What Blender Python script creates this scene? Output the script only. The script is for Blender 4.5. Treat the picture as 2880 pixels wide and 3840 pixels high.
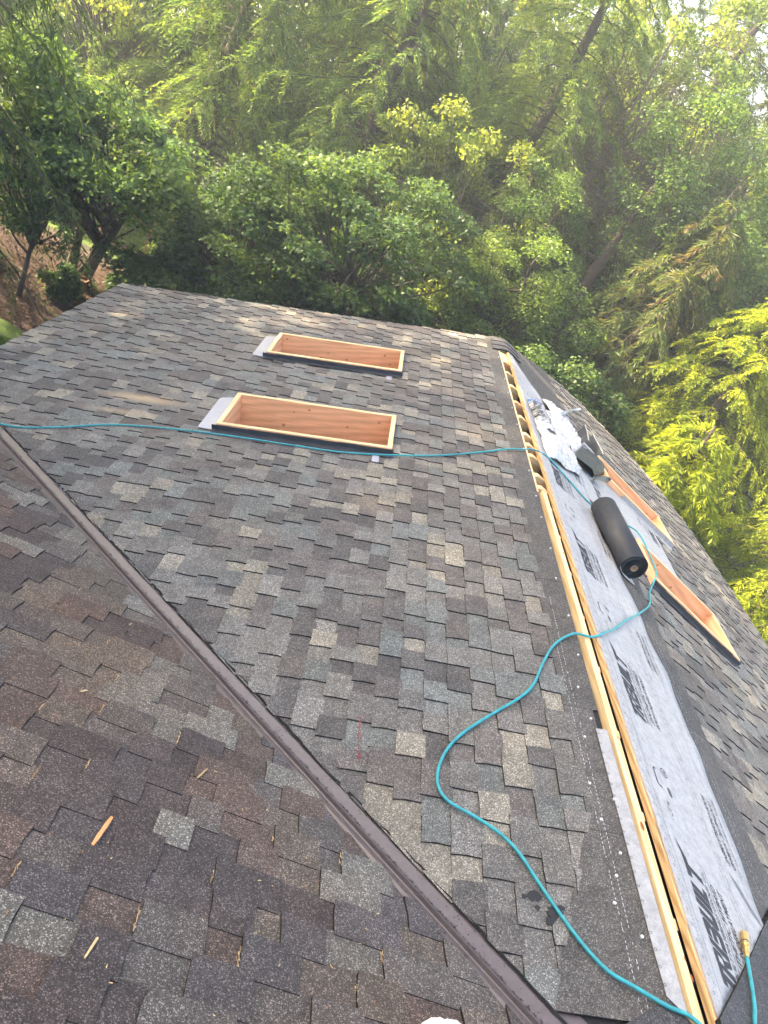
import bpy, math, random
import numpy as np
from mathutils import Matrix, Vector

for o in list(bpy.data.objects):
    bpy.data.objects.remove(o, do_unlink=True)
S = bpy.context.scene
COL = S.collection
R = math.radians

# ------------------------------------------------------------------ camera
cam = bpy.data.cameras.new('camera')
cam.sensor_fit = 'VERTICAL'; cam.sensor_height = 36.0; cam.lens = 24.146
cam.clip_start = 0.05; cam.clip_end = 2000
camo = bpy.data.objects.new('camera', cam); COL.objects.link(camo)
CR = ((0.89020859, 0.06492809, 0.45090245), (-0.42114694, 0.49464867, 0.76023545), (-0.17367766, -0.86666431, 0.46768476))
CAM = Vector((-1.85653, -0.09141, 1.64561))
camo.matrix_world = Matrix(((CR[0][0], CR[1][0], CR[2][0], CAM.x), (CR[0][1], CR[1][1], CR[2][1], CAM.y),
                            (CR[0][2], CR[1][2], CR[2][2], CAM.z), (0, 0, 0, 1)))
S.camera = camo

# ------------------------------------------------------------------ sky, sun, exposure
SUN_AZ, SUN_EL = -75.0, 31.0          # degrees; azimuth from +Y towards +X
w = bpy.data.worlds.new('World'); S.world = w; w.use_nodes = True
nt = w.node_tree; nt.nodes.clear()
sky = nt.nodes.new('ShaderNodeTexSky'); sky.sky_type = 'NISHITA'; sky.sun_disc = False
sky.sun_elevation = R(SUN_EL); sky.sun_rotation = R(SUN_AZ)
sky.air_density = 0.9; sky.dust_density = 4.0; sky.ozone_density = 0.4
bg = nt.nodes.new('ShaderNodeBackground'); bg.inputs['Strength'].default_value = 0.15
out = nt.nodes.new('ShaderNodeOutputWorld')
nt.links.new(sky.outputs[0], bg.inputs[0]); nt.links.new(bg.outputs[0], out.inputs[0])
sun = bpy.data.lights.new('sun', 'SUN'); sun.energy = 5.0; sun.angle = R(0.6); sun.color = (1.0, 0.88, 0.68)
suno = bpy.data.objects.new('sun', sun); COL.objects.link(suno)
sd = Vector((math.sin(R(SUN_AZ)) * math.cos(R(SUN_EL)), math.cos(R(SUN_AZ)) * math.cos(R(SUN_EL)), math.sin(R(SUN_EL))))
suno.rotation_euler = (-sd).to_track_quat('-Z', 'Y').to_euler(); suno.location = sd * 40
S.view_settings.view_transform = 'Standard'; S.view_settings.look = 'None'
S.view_settings.exposure = 2.8; S.view_settings.gamma = 1.0
try:
    S.view_settings.use_white_balance = True; S.view_settings.white_balance_temperature = 7600; S.view_settings.white_balance_tint = 12
except Exception: pass
S.render.engine = 'CYCLES'
S.cycles.max_bounces = 5; S.cycles.diffuse_bounces = 3; S.cycles.glossy_bounces = 2
S.cycles.transmission_bounces = 4; S.cycles.use_denoising = True; S.cycles.use_adaptive_sampling = True; S.cycles.adaptive_threshold = 0.02; S.cycles.sample_clamp_indirect = 6

# ------------------------------------------------------------------ helpers
rnd = random.Random(7)
NP = np.random.default_rng(11)
TH = 0.341668           # pitch of the main left slope and of the old cross slope
PH = R(16.5)            # pitch of the right slope
Y0 = 0.37               # where the valley meets the ridge
CT, ST, TT = math.cos(TH), math.sin(TH), math.tan(TH)
CP, SP = math.cos(PH), math.sin(PH)
def LP(s, y, h=0.0): return (-s * CT - h * ST, y, -s * ST + h * CT)
def RP(s, y, h=0.0): return (s * CP + h * SP, y, -s * SP + h * CP)
def OP(a, t, h=0.0): return (-a, Y0 + t * CT + h * ST, -t * ST + h * CT)   # a: distance left of the ridge, t: distance down the slope

def link(o, parent=None):
    COL.objects.link(o)
    if parent is not None:
        o.parent = parent
        o.matrix_parent_inverse = Matrix.Identity(4)
    return o
def tag(o, label=None, cat=None, group=None, kind=None):
    if label: o['label'] = label
    if cat: o['category'] = cat
    if group: o['group'] = group
    if kind: o['kind'] = kind
    return o
def empty(name, loc, label=None, cat=None, group=None):
    o = bpy.data.objects.new(name, None); o.location = loc; o.empty_display_size = 0.2
    COL.objects.link(o)
    return tag(o, label, cat, group)

class MB:
    """collects faces; build() links them as one mesh object (coordinates in world space, taken back to the parent's origin)"""
    def __init__(s): s.v = []; s.f = []; s.c = []; s.m = []; s.w = []
    def vert(s, p, wc=(0, 0, 0)):
        s.v.append(tuple(p)); s.w.append(wc); return len(s.v) - 1
    def face(s, idx, col=(1, 1, 1), mi=0): s.f.append(tuple(idx)); s.c.append(col); s.m.append(mi)
    def poly(s, pts, col=(1, 1, 1), mi=0): s.face([s.vert(p) for p in pts], col, mi)
    def prism(s, pts, top, low, fn, col=(1, 1, 1), side=(.02, .02, .02), bottom=False, mi=0):
        """pts in plane coordinates; top(u,v) and low(u,v) give the heights; fn maps (u,v,h) to the world"""
        n = len(pts)
        a = [s.vert(fn(p[0], p[1], top(*p))) for p in pts]
        b = [s.vert(fn(p[0], p[1], low(*p))) for p in pts]
        s.face(a, col, mi)
        for i in range(n):
            j = (i + 1) % n
            s.face((a[i], b[i], b[j], a[j]), side, mi)
        if bottom: s.face(list(reversed(b)), side, mi)
    def box(s, fn, u0, u1, v0, v1, h0, h1, col=(1, 1, 1), axis=0, mi=0, off=(0, 0, 0)):
        """box in plane coordinates with wood coordinates, axis = grain direction"""
        P = []
        for h in (h0, h1):
            for (u, v) in ((u0, v0), (u1, v0), (u1, v1), (u0, v1)):
                q = [u + off[0], v + off[1], h + off[2]]
                wc = (q[axis], q[(axis + 1) % 3], q[(axis + 2) % 3])
                P.append(s.vert(fn(u, v, h), wc))
        for q in ((0, 3, 2, 1), (4, 5, 6, 7), (0, 1, 5, 4), (1, 2, 6, 5), (2, 3, 7, 6), (3, 0, 4, 7)):
            s.face([P[i] for i in q], col, mi)
    def tube(s, pts, rad, n=8, col=(1, 1, 1), caps=True, mi=0):
        pts = [Vector(p) for p in pts]
        if not isinstance(rad, (list, tuple)): rad = [rad] * len(pts)
        rings = []; L = 0
        ref = Vector((0.3, 0.2, 0.93)).normalized()
        for i, p in enumerate(pts):
            d = (pts[min(i + 1, len(pts) - 1)] - pts[max(i - 1, 0)])
            d = d.normalized() if d.length > 1e-9 else Vector((0, 0, 1))
            a = d.cross(ref)
            if a.length < 1e-3: a = d.cross(Vector((1, 0, 0)))
            a.normalize(); b = d.cross(a)
            if i: L += (p - pts[i - 1]).length
            rings.append([s.vert(p + (a * math.cos(2 * math.pi * k / n) + b * math.sin(2 * math.pi * k / n)) * rad[i], (L, k / n, 0)) for k in range(n)])
        for i in range(len(pts) - 1):
            for k in range(n):
                k2 = (k + 1) % n
                s.face((rings[i][k], rings[i][k2], rings[i + 1][k2], rings[i + 1][k]), col, mi)
        if caps:
            s.face(list(reversed(rings[0])), col, mi); s.face(rings[-1], col, mi)
    def build(s, name, mats, parent=None, smooth=False, origin=None):
        me = bpy.data.meshes.new(name)
        off = np.zeros(3)
        if parent is not None: off = np.array(wloc(parent))
        if origin is not None: off = np.array(origin)
        V = np.array(s.v, dtype=np.float64).reshape(-1, 3) - off
        me.from_pydata(V.tolist(), [], s.f)
        ca = me.color_attributes.new('Col', 'FLOAT_COLOR', 'CORNER')
        cols = []
        for f, c in zip(s.f, s.c): cols.extend((c[0], c[1], c[2], 1.0) * len(f))
        if cols: ca.data.foreach_set('color', cols)
        wa = me.attributes.new('wc', 'FLOAT_VECTOR', 'POINT'); wa.data.foreach_set('vector', np.array(s.w, dtype=np.float32).ravel())
        for m in (mats if isinstance(mats, (list, tuple)) else [mats]): me.materials.append(m)
        me.polygons.foreach_set('material_index', s.m)
        if smooth: me.polygons.foreach_set('use_smooth', [True] * len(s.f))
        me.update()
        o = bpy.data.objects.new(name, me)
        if origin is not None and parent is None: o.location = origin
        if origin is not None and parent is not None: o.location = np.array(origin) - np.array(wloc(parent))
        return link(o, parent)
def wloc(o):
    p = Vector((0, 0, 0))
    while o is not None:
        p = p + o.location; o = o.parent
    return tuple(p)

def np_mesh(name, V, F, C, mat, parent=None, smooth=False):
    """V (n,3) local coordinates, F (m,k) faces, C (n,3) point colours"""
    me = bpy.data.meshes.new(name)
    n, k = F.shape
    me.vertices.add(len(V)); me.vertices.foreach_set('co', V.astype(np.float32).ravel())
    me.loops.add(n * k); me.loops.foreach_set('vertex_index', F.astype(np.int32).ravel())
    me.polygons.add(n); me.polygons.foreach_set('loop_start', (np.arange(n) * k).astype(np.int32))
    try: me.polygons.foreach_set('loop_total', np.full(n, k, dtype=np.int32))
    except Exception: pass
    if smooth: me.polygons.foreach_set('use_smooth', np.ones(n, dtype=bool))
    ca = me.color_attributes.new('Col', 'FLOAT_COLOR', 'POINT')
    ca.data.foreach_set('color', np.concatenate([C, np.ones((len(C), 1))], 1).astype(np.float32).ravel())
    me.materials.append(mat); me.update(calc_edges=True); me.validate()
    return link(bpy.data.objects.new(name, me), parent)

def clip(poly, a, b, c):
    """keep the side a*u + b*v >= c of a polygon"""
    o = []
    for i in range(len(poly)):
        p, q = poly[i], poly[(i + 1) % len(poly)]
        dp, dq = a * p[0] + b * p[1] - c, a * q[0] + b * q[1] - c
        if dp >= 0: o.append(p)
        if dp * dq < 0:
            t = dp / (dp - dq); o.append((p[0] + (q[0] - p[0]) * t, p[1] + (q[1] - p[1]) * t))
    return o if len(o) > 2 else []
def area(poly):
    return abs(sum(poly[i][0] * poly[(i + 1) % len(poly)][1] - poly[(i + 1) % len(poly)][0] * poly[i][1] for i in range(len(poly)))) / 2

# ------------------------------------------------------------------ materials
def new_mat(name):
    m = bpy.data.materials.new(name); m.use_nodes = True
    n = m.node_tree; n.nodes.clear()
    o = n.nodes.new('ShaderNodeOutputMaterial'); p = n.nodes.new('ShaderNodeBsdfPrincipled')
    n.links.new(p.outputs[0], o.inputs[0])
    return m, n, p
def node(n, t, **kw):
    x = n.nodes.new(t)
    for k, v in kw.items():
        if k.startswith('i_'): x.inputs[k[2:].replace('_', ' ')].default_value = v
        else: setattr(x, k, v)
    return x
def ramp(n, fac, stops):
    r = n.nodes.new('ShaderNodeValToRGB'); e = r.color_ramp.elements
    while len(e) < len(stops): e.new(0.5)
    for i, (p, c) in enumerate(stops):
        e[i].position = p; e[i].color = (c[0], c[1], c[2], 1) if isinstance(c, (tuple, list)) else (c, c, c, 1)
    n.links.new(fac, r.inputs[0]); return r
def mixc(n, a, b, fac=1.0, mode='MULTIPLY'):
    x = n.nodes.new('ShaderNodeMix'); x.data_type = 'RGBA'; x.blend_type = mode; x.clamp_result = False
    if isinstance(fac, (int, float)): x.inputs[0].default_value = fac
    else: n.links.new(fac, x.inputs[0])
    for k, v in ((6, a), (7, b)):
        if isinstance(v, tuple): x.inputs[k].default_value = (*v, 1)
        else: n.links.new(v, x.inputs[k])
    return x.outputs[2]
def pos(n): return n.nodes.new('ShaderNodeNewGeometry').outputs['Position']
def attr(n, name='Col'):
    a = n.nodes.new('ShaderNodeAttribute'); a.attribute_name = name; return a
def noise(n, vec, scale, detail=2.0, rough=0.5):
    x = node(n, 'ShaderNodeTexNoise'); x.inputs['Scale'].default_value = scale
    x.inputs['Detail'].default_value = detail; x.inputs['Roughness'].default_value = rough
    n.links.new(vec, x.inputs['Vector']); return x
def bump(n, p, h, strength=0.3, dist=0.002):
    b = node(n, 'ShaderNodeBump'); b.inputs['Strength'].default_value = strength; b.inputs['Distance'].default_value = dist
    n.links.new(h, b.inputs['Height']); n.links.new(b.outputs[0], p.inputs['Normal'])

def granule_mat(name, contrast, speck, warm_dust, tan_patches=False):
    m, n, p = new_mat(name); P = pos(n)
    col = attr(n).outputs['Color']
    fine = noise(n, P, 420, 2.0, 0.65)
    c1 = ramp(n, fine.outputs[0], [(0.30, 1 - contrast), (0.52, 1.0), (0.72, 1 + contrast * 1.5)])
    col = mixc(n, col, c1.outputs[0])
    vor = node(n, 'ShaderNodeTexVoronoi'); vor.inputs['Scale'].default_value = 330; n.links.new(P, vor.inputs['Vector'])
    sep = n.nodes.new('ShaderNodeSeparateColor'); n.links.new(vor.outputs['Color'], sep.inputs[0])
    sp = ramp(n, sep.outputs[0], [(0.0, .62), (0.35, .9), (0.80, 1.0), (0.90, speck)])
    col = mixc(n, col, sp.outputs[0])
    md2 = noise(n, P, 70, 3, 0.7)
    col = mixc(n, col, ramp(n, md2.outputs[0], [(0.3, 0.72), (0.7, 1.26)]).outputs[0])
    mid = noise(n, P, 11, 3, 0.6)
    c2 = ramp(n, mid.outputs[0], [(0.3, 0.80), (0.7, 1.18)])
    col = mixc(n, col, c2.outputs[0])
    big = noise(n, P, 1.3, 2, 0.5)
    c3 = ramp(n, big.outputs[0], [(0.35, (0.98, 0.97, 0.95)), (0.7, warm_dust)])
    col = mixc(n, col, c3.outputs[0])
    if tan_patches:      # tan tone mixed into the granule colour in soft-edged streaks
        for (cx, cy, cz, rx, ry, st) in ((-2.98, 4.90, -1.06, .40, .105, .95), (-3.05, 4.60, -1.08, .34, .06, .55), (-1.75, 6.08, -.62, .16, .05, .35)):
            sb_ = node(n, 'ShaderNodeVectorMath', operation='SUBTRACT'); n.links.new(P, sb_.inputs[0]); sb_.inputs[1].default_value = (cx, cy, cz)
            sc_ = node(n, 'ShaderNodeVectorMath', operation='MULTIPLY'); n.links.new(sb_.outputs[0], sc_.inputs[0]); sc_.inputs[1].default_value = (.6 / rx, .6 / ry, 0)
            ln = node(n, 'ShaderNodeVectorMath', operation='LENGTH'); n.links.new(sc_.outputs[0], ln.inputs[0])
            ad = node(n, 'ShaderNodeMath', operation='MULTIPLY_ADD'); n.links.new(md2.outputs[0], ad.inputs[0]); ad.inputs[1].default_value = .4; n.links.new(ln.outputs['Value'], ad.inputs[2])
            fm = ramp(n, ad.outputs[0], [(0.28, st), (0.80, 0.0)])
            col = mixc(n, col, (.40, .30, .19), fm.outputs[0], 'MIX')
    n.links.new(col, p.inputs['Base Color'])
    p.inputs['Roughness'].default_value = 0.82; p.inputs['Specular IOR Level'].default_value = 0.35
    bump(n, p, fine.outputs[0], 0.55, 0.003)
    return m
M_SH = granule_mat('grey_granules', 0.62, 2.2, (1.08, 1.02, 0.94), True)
M_OLD = granule_mat('old_brown_granules', 0.70, 2.6, (1.2, 1.0, 0.84))

def wood_mat(name, c_dark, c_light, scale=1.0, rough=0.6):
    m, n, p = new_mat(name)
    a = attr(n, 'wc').outputs['Vector']
    mp = node(n, 'ShaderNodeMapping'); mp.inputs['Scale'].default_value = (1.1 * scale, 9 * scale, 9 * scale); n.links.new(a, mp.inputs['Vector'])
    nz = noise(n, mp.outputs[0], 1.6, 3, 0.5)
    wv = node(n, 'ShaderNodeTexWave'); wv.wave_type = 'BANDS'; wv.bands_direction = 'DIAGONAL'
    wv.inputs['Scale'].default_value = 1.1; wv.inputs['Distortion'].default_value = 7.0; wv.inputs['Detail'].default_value = 2.0; wv.inputs['Detail Scale'].default_value = 0.7
    n.links.new(mp.outputs[0], wv.inputs['Vector'])
    r1 = ramp(n, wv.outputs[0], [(0.0, c_dark), (0.55, c_light), (1.0, tuple(x * 1.08 for x in c_light))])
    fine = node(n, 'ShaderNodeMapping'); fine.inputs['Scale'].default_value = (6, 160, 160); n.links.new(a, fine.inputs['Vector'])
    nf = noise(n, fine.outputs[0], 1.0, 2, 0.6)
    r2 = ramp(n, nf.outputs[0], [(0.3, 0.86), (0.7, 1.1)])
    r3 = ramp(n, nz.outputs[0], [(0.25, 0.88), (0.75, 1.08)])
    col = mixc(n, mixc(n, mixc(n, r1.outputs[0], r2.outputs[0]), r3.outputs[0]), attr(n).outputs['Color'])
    n.links.new(col, p.inputs['Base Color']); p.inputs['Roughness'].default_value = rough; p.inputs['Specular IOR Level'].default_value = 0.3
    bump(n, p, nf.outputs[0], 0.25, 0.001)
    return m
M_WOOD = wood_mat('fir_lumber', (.77, .405, .215), (.84, .465, .26))
M_PALE = wood_mat('pale_lumber', (.70, .49, .25), (.78, .58, .32))
M_PLY = wood_mat('plywood_edge', (.50, .29, .13), (.70, .47, .24), 2.5)

def plain_mat(name, col, rough=0.5, metal=0.0, var=0.12, scale=30, use_attr=False, spec=0.4, bstr=0.0, bscale=200):
    m, n, p = new_mat(name); P = pos(n)
    nz = noise(n, P, scale, 4, 0.6)
    r = ramp(n, nz.outputs[0], [(0.3, 1 - var), (0.7, 1 + var)])
    c = mixc(n, r.outputs[0], col)
    if use_attr: c = mixc(n, c, attr(n).outputs['Color'])
    n.links.new(c, p.inputs['Base Color'])
    rr = ramp(n, nz.outputs[0], [(0.3, max(rough - .08, .05)), (0.7, min(rough + .08, 1))]); n.links.new(rr.outputs[0], p.inputs['Roughness'])
    p.inputs['Metallic'].default_value = metal; p.inputs['Specular IOR Level'].default_value = spec
    if bstr: bump(n, p, noise(n, P, bscale, 3, .6).outputs[0], bstr, 0.002)
    return m
M_BROWNMETAL = plain_mat('brown_painted_steel', (.098, .078, .078), 0.38, 0.0, .14, 45, spec=.6)
M_DARKMETAL = plain_mat('charcoal_flashing', (.040, .045, .054), 0.42, 0.0, .12, 12, spec=.5)
M_GREYD = plain_mat('weathered_flashing', (.10, .105, .115), 0.4, 0.2, .12, 14, spec=.5)
M_GREYMETAL = plain_mat('mill_grey_flashing', (.34, .35, .40), 0.42, 0.35, .10, 20)
M_SILVER = plain_mat('bare_metal_edge', (.62, .64, .66), 0.35, 0.6, .05, 30)
M_BLACK = plain_mat('black_asphalt_edge', (.012, .012, .013), 0.8)
M_DARK = plain_mat('dark_attic', (.02, .016, .013), 0.9)  # darkness of the unlit attic and wells put into the colour
M_FELT = plain_mat('black_felt', (.021, .024, .031), 0.60, 0, .10, 40, spec=.35, bstr=.15, bscale=500)
M_HOSE = plain_mat('teal_rubber', (.010, .29, .33), 0.42, 0, .20, 28, spec=.45)
M_BRASS = plain_mat('brass', (.62, .40, .15), 0.34, 0.85, .10, 120)
M_CARD = plain_mat('cardboard', (.32, .22, .14), 0.8)
M_PLASTIC = plain_mat('white_wrap_film', (.44, .445, .455), 0.30, 0, .05, 20, use_attr=True, spec=.5, bstr=.35, bscale=40)
M_CLOTH = plain_mat('white_cloth', (.82, .82, .80), 0.8, 0, .03, 60, bstr=.2, bscale=300)
M_INK = plain_mat('black_ink', (.022, .025, .032), 0.7, 0, .25, 200)
M_INKFADE = plain_mat('faded_ink', (.10, .11, .13), 0.7, 0, .3, 300)
M_CHALK = plain_mat('white_chalk', (.55, .56, .58), 0.9, 0, .3, 500)
M_NAIL = plain_mat('bright_nail', (.70, .71, .72), 0.4, 0.3, .05)
M_RED = plain_mat('red_chalk', (.26, .050, .055), 0.9, 0, .5, 300)
M_TAR = plain_mat('roof_tar', (.008, .009, .011), 0.5, 0, .3, 150, bstr=.5, bscale=200)
M_STRAW = plain_mat('dry_splinters', (.50, .36, .20), 0.8, 0, .25, 200, use_attr=True)
M_SIDING = plain_mat('house_siding', (.30, .29, .26), 0.7, 0, .06, 8)
M_PINK = plain_mat('terracotta', (.22, .10, .06), 0.8, 0, .2, 20)
M_FENCE = plain_mat('fence_wood', (.33, .20, .11), 0.8, 0, .25, 12)
M_WIRE = plain_mat('fence_wire', (.25, .25, .24), 0.5, 0.7)

def underlay_mat():
    m, n, p = new_mat('grey_synthetic_underlayment'); P = pos(n)
    a = noise(n, P, 26, 5, 0.65); b = noise(n, P, 140, 3, 0.6)
    r1 = ramp(n, a.outputs[0], [(0.30, (.265, .270, .278)), (0.50, (.335, .340, .347)), (0.72, (.40, .404, .41))])
    r2 = ramp(n, b.outputs[0], [(0.32, 0.86), (0.6, 1.05)])
    c = mixc(n, r1.outputs[0], r2.outputs[0])
    n.links.new(c, p.inputs['Base Color']); p.inputs['Roughness'].default_value = 0.62; p.inputs['Specular IOR Level'].default_value = 0.35
    bump(n, p, a.outputs[0], 0.25, 0.004)
    return m
M_UNDER = underlay_mat()

def leaf_mat(name, trans=0.45, gloss=0.06, tint=(1.25, 1.15, 0.55)):
    m = bpy.data.materials.new(name); m.use_nodes = True; n = m.node_tree; n.nodes.clear()
    o = n.nodes.new('ShaderNodeOutputMaterial'); c = attr(n).outputs['Color']
    d = n.nodes.new('ShaderNodeBsdfDiffuse'); t = n.nodes.new('ShaderNodeBsdfTranslucent'); g = n.nodes.new('ShaderNodeBsdfGlossy')
    g.inputs['Roughness'].default_value = 0.45; g.inputs['Color'].default_value = (.8, .85, .8, 1)
    n.links.new(c, d.inputs[0]); n.links.new(mixc(n, c, tint), t.inputs[0])
    m1 = n.nodes.new('ShaderNodeMixShader'); m1.inputs[0].default_value = trans
    n.links.new(d.outputs[0], m1.inputs[1]); n.links.new(t.outputs[0], m1.inputs[2])
    m2 = n.nodes.new('ShaderNodeMixShader'); m2.inputs[0].default_value = gloss
    n.links.new(m1.outputs[0], m2.inputs[1]); n.links.new(g.outputs[0], m2.inputs[2]); n.links.new(m2.outputs[0], o.inputs[0])
    return m
M_LEAF = leaf_mat('broad_leaf', 0.50, 0.018)
M_NEEDLE = leaf_mat('conifer_spray', 0.50, 0.01, (1.3, 1.2, 0.5))
def bark_mat():
    m, n, p = new_mat('bark'); a = attr(n, 'wc').outputs['Vector']
    mp = node(n, 'ShaderNodeMapping'); mp.inputs['Scale'].default_value = (2.2, 16, 1); n.links.new(a, mp.inputs['Vector'])
    z = noise(n, mp.outputs[0], 2.0, 5, 0.65)
    r = ramp(n, z.outputs[0], [(0.3, .45), (0.7, 1.5)])
    c = mixc(n, r.outputs[0], attr(n).outputs['Color'])
    n.links.new(c, p.inputs['Base Color']); p.inputs['Roughness'].default_value = .9
    bump(n, p, z.outputs[0], .8, .03)
    return m
M_BARK = bark_mat()
def ground_mat(name, stops, s1=1.5, s2=35):
    m, n, p = new_mat(name); P = pos(n)
    a = noise(n, P, s1, 5, .65); b = noise(n, P, s2, 4, .7)
    r = ramp(n, a.outputs[0], stops); r2 = ramp(n, b.outputs[0], [(.3, .55), (.7, 1.4)])
    n.links.new(mixc(n, r.outputs[0], r2.outputs[0]), p.inputs['Base Color']); p.inputs['Roughness'].default_value = .95
    bump(n, p, b.outputs[0], .8, .05)
    return m
M_SOIL = ground_mat('forest_floor', [(.3, (.055, .045, .028)), (.6, (.09, .075, .04))])
M_MULCH = ground_mat('bark_mulch', [(.3, (.050, .030, .022)), (.65, (.095, .056, .040))], 2.5, 45)
M_LAWN = ground_mat('lawn', [(.3, (.07, .13, .022)), (.65, (.12, .20, .036))], 1.2, 60)

# ================================================================== GROUND
GZ = -4.3
def sheet(name, poly, z, mat, kind='structure', n=None):
    mb = MB(); mb.poly([(x, y, z) for x, y in poly]); o = mb.build(name, mat); tag(o, kind=kind); return o
sheet('ground', [(-600, -600), (600, -600), (600, 600), (-600, 600)], GZ, M_SOIL)
sheet('mulch_bed', [(-13, 11.2), (-9.0, 10.9), (-6.9, 11.4), (-5.0, 10.6), (-1.0, 10.8), (-1.0, 14.6), (-5.2, 15.6), (-8.4, 16.2), (-13, 16.0)], GZ + .008, M_MULCH)
sheet('lawn', [(-30, -12), (-4.6, -12), (-4.6, 9.5), (-5.5, 10.55), (-6.9, 11.35), (-9.0, 10.85), (-30, 11.5)], GZ + .004, M_LAWN)
sheet('lawn', [(-26, 16.6), (-8.6, 16.6), (-5.0, 16.4), (-4.4, 22), (-7, 27), (-26, 27)], GZ + .004, M_LAWN)
def grass(name, pts, n, seed, hgt):
    r = np.random.default_rng(seed)
    x0, x1, y0, y1 = pts
    P = np.stack([r.uniform(x0, x1, n), r.uniform(y0, y1, n), np.full(n, GZ + .004)], 1)
    a = r.uniform(0, 6.283, n); wv = np.stack([np.cos(a), np.sin(a), 0 * a], 1) * .012
    tip = P + np.stack([r.normal(0, .03, n), r.normal(0, .03, n), r.uniform(.5, 1, n) * hgt], 1)
    V = np.stack([P - wv, P + wv, tip], 1).reshape(-1, 3); F = np.arange(3 * n).reshape(-1, 3)
    c = np.stack([r.uniform(.06, .12, n), r.uniform(.13, .21, n), r.uniform(.02, .04, n)], 1)
    return tag(np_mesh(name, V, F, np.repeat(c, 3, 0), M_LEAF), 'short mown grass blades beside the mulch bed' if seed == 1 else 'sunlit grass blades of the far lawn behind the trunks', 'grass', kind='stuff')
grass('grass', (-9.0, -5.2, 6.0, 10.7), 26000, 1, .07)
grass('grass', (-13.0, -4.8, 16.8, 26.0), 26000, 2, .09)
def litter(n, seed):
    r = np.random.default_rng(seed)
    P = np.stack([r.uniform(-12.5, -1.2, n), r.uniform(11.3, 15.8, n), np.full(n, GZ + .02)], 1)
    a = r.uniform(0, 6.283, n); u = np.stack([np.cos(a), np.sin(a), r.normal(0, .3, n)], 1) * r.uniform(.02, .07, n)[:, None]
    v = np.stack([-np.sin(a), np.cos(a), r.normal(0, .2, n)], 1) * .012
    V = np.stack([P - u, P - v, P + u, P + v], 1).reshape(-1, 3); F = np.arange(4 * n).reshape(-1, 4)
    b = r.uniform(.5, 1.5, n)[:, None]; c = np.where(r.random(n)[:, None] < .7, np.array([[.085, .048, .03]]), np.array([[.18, .12, .075]])) * b
    tag(np_mesh('bark_chips', V, F, np.repeat(c, 4, 0), M_LEAF), 'reddish bark chips and dead leaves covering the mulch bed', 'bark chips', kind='stuff')
litter(14000, 3)

# ================================================================== HOUSE
house = empty('house', (0, 4, GZ), 'shingled house whose grey and brown roof slopes fill the lower picture', 'house')
E_L = 0.1078
HOLES_L = [(1.17, 2.475, 4.51, 5.165), (1.175, 2.49, 6.30, 6.98)]
HOLES_R = [(1.18, 2.30, 4.36, 4.98), (1.20, 2.30, 6.12, 6.72)]
PAL_NEW = [((.126, .123, .117), 4), ((.084, .080, .078), 2.8), ((.196, .183, .155), 2.0), ((.122, .130, .126), 2.0), ((.104, .095, .091), 2.4), ((.148, .144, .135), 2)]
PAL_OLD = [((.080, .073, .069), 3.4), ((.056, .048, .048), 3.2), ((.118, .114, .104), 2.0), ((.078, .060, .053), 2.6), ((.066, .060, .062), 2.2), ((.088, .075, .064), 1.2)]
def pick(pal, r):
    t = r.random() * sum(x[1] for x in pal)
    for c, wgt in pal:
        t -= wgt
        if t <= 0: break
    k = r.uniform(.90, 1.22); return tuple(x * k for x in c)

def minus(poly, hole):
    s0, s1, v0, v1 = hole
    a = clip(poly, -1, 0, -s0); rest = clip(poly, 1, 0, s0); outp = [a]
    outp.append(clip(rest, 1, 0, s1)); rest = clip(rest, -1, 0, -s1) if rest else []
    if rest: outp += [clip(rest, 0, -1, -v0), clip(rest, 0, 1, v1)]
    return [p for p in outp if p]

def courses(fn, e, s_lo, s_hi, v_lo, v_hi, clips, holes, pal, seed, wr=(.085, .18), wl=(.07, .16), raise_h=.0068, dark_top=None):
    """lays shingle tabs course by course: raised teeth and the lower tabs between them"""
    r = random.Random(seed); outp = []; prev = []
    n = int(round((s_hi - s_lo) / e))
    for i in range(n):
        su, sb = s_lo + i * e, s_lo + (i + 1) * e
        v = v_lo - r.uniform(0, .25); up = r.random() < .5; col = pick(pal, r); cur = []
        while v < v_hi:
            wd = r.uniform(*(wr if up else wl))
            col = pick(pal, r)
            if r.random() < .08 and cur: col = cur[-1][2]
            elif r.random() < .34:
                near = [c for (a_, b_, c) in prev if a_ <= v + wd * .5 <= b_]
                if near: col = near[0]
            cur.append((v, v + wd, col))
            ju = lambda k=.0025: r.uniform(-k, k)
            b = sb + (ju(.004) if up else 0)
            if up:
                ta = r.uniform(-.006, .006)
                poly = [(su - .012, v - .002), (b + ju(), v - .002 + ta), (b + ju(), v + wd * .35), (b + ju(), v + wd * .7), (b + ju(), v + wd + .002 - ta), (su - .012, v + wd + .002), (su + e * .5, v + wd + .002 + ju())]
                poly = [poly[0], (su + e * .5, v + ju())] + poly[1:5] + [poly[6], poly[5]]
            else:
                poly = [(su - .012, v), (b, v), (b, v + wd * .5), (b, v + wd), (su - .012, v + wd)]
            polys = [poly]
            for h in holes: polys = [q for p in polys for q in minus(p, h)]
            for (a_, b_, c_, jit) in clips: polys = [q for q in (clip(p, a_, b_, c_ + r.uniform(-jit, jit)) for p in polys) if q]
            for p in polys:
                if area(p) > 2e-4:
                    outp.append((p, su, sb, raise_h if up else 0.0, col))
            v += wd; up = not up
        prev = cur
    return outp

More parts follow.
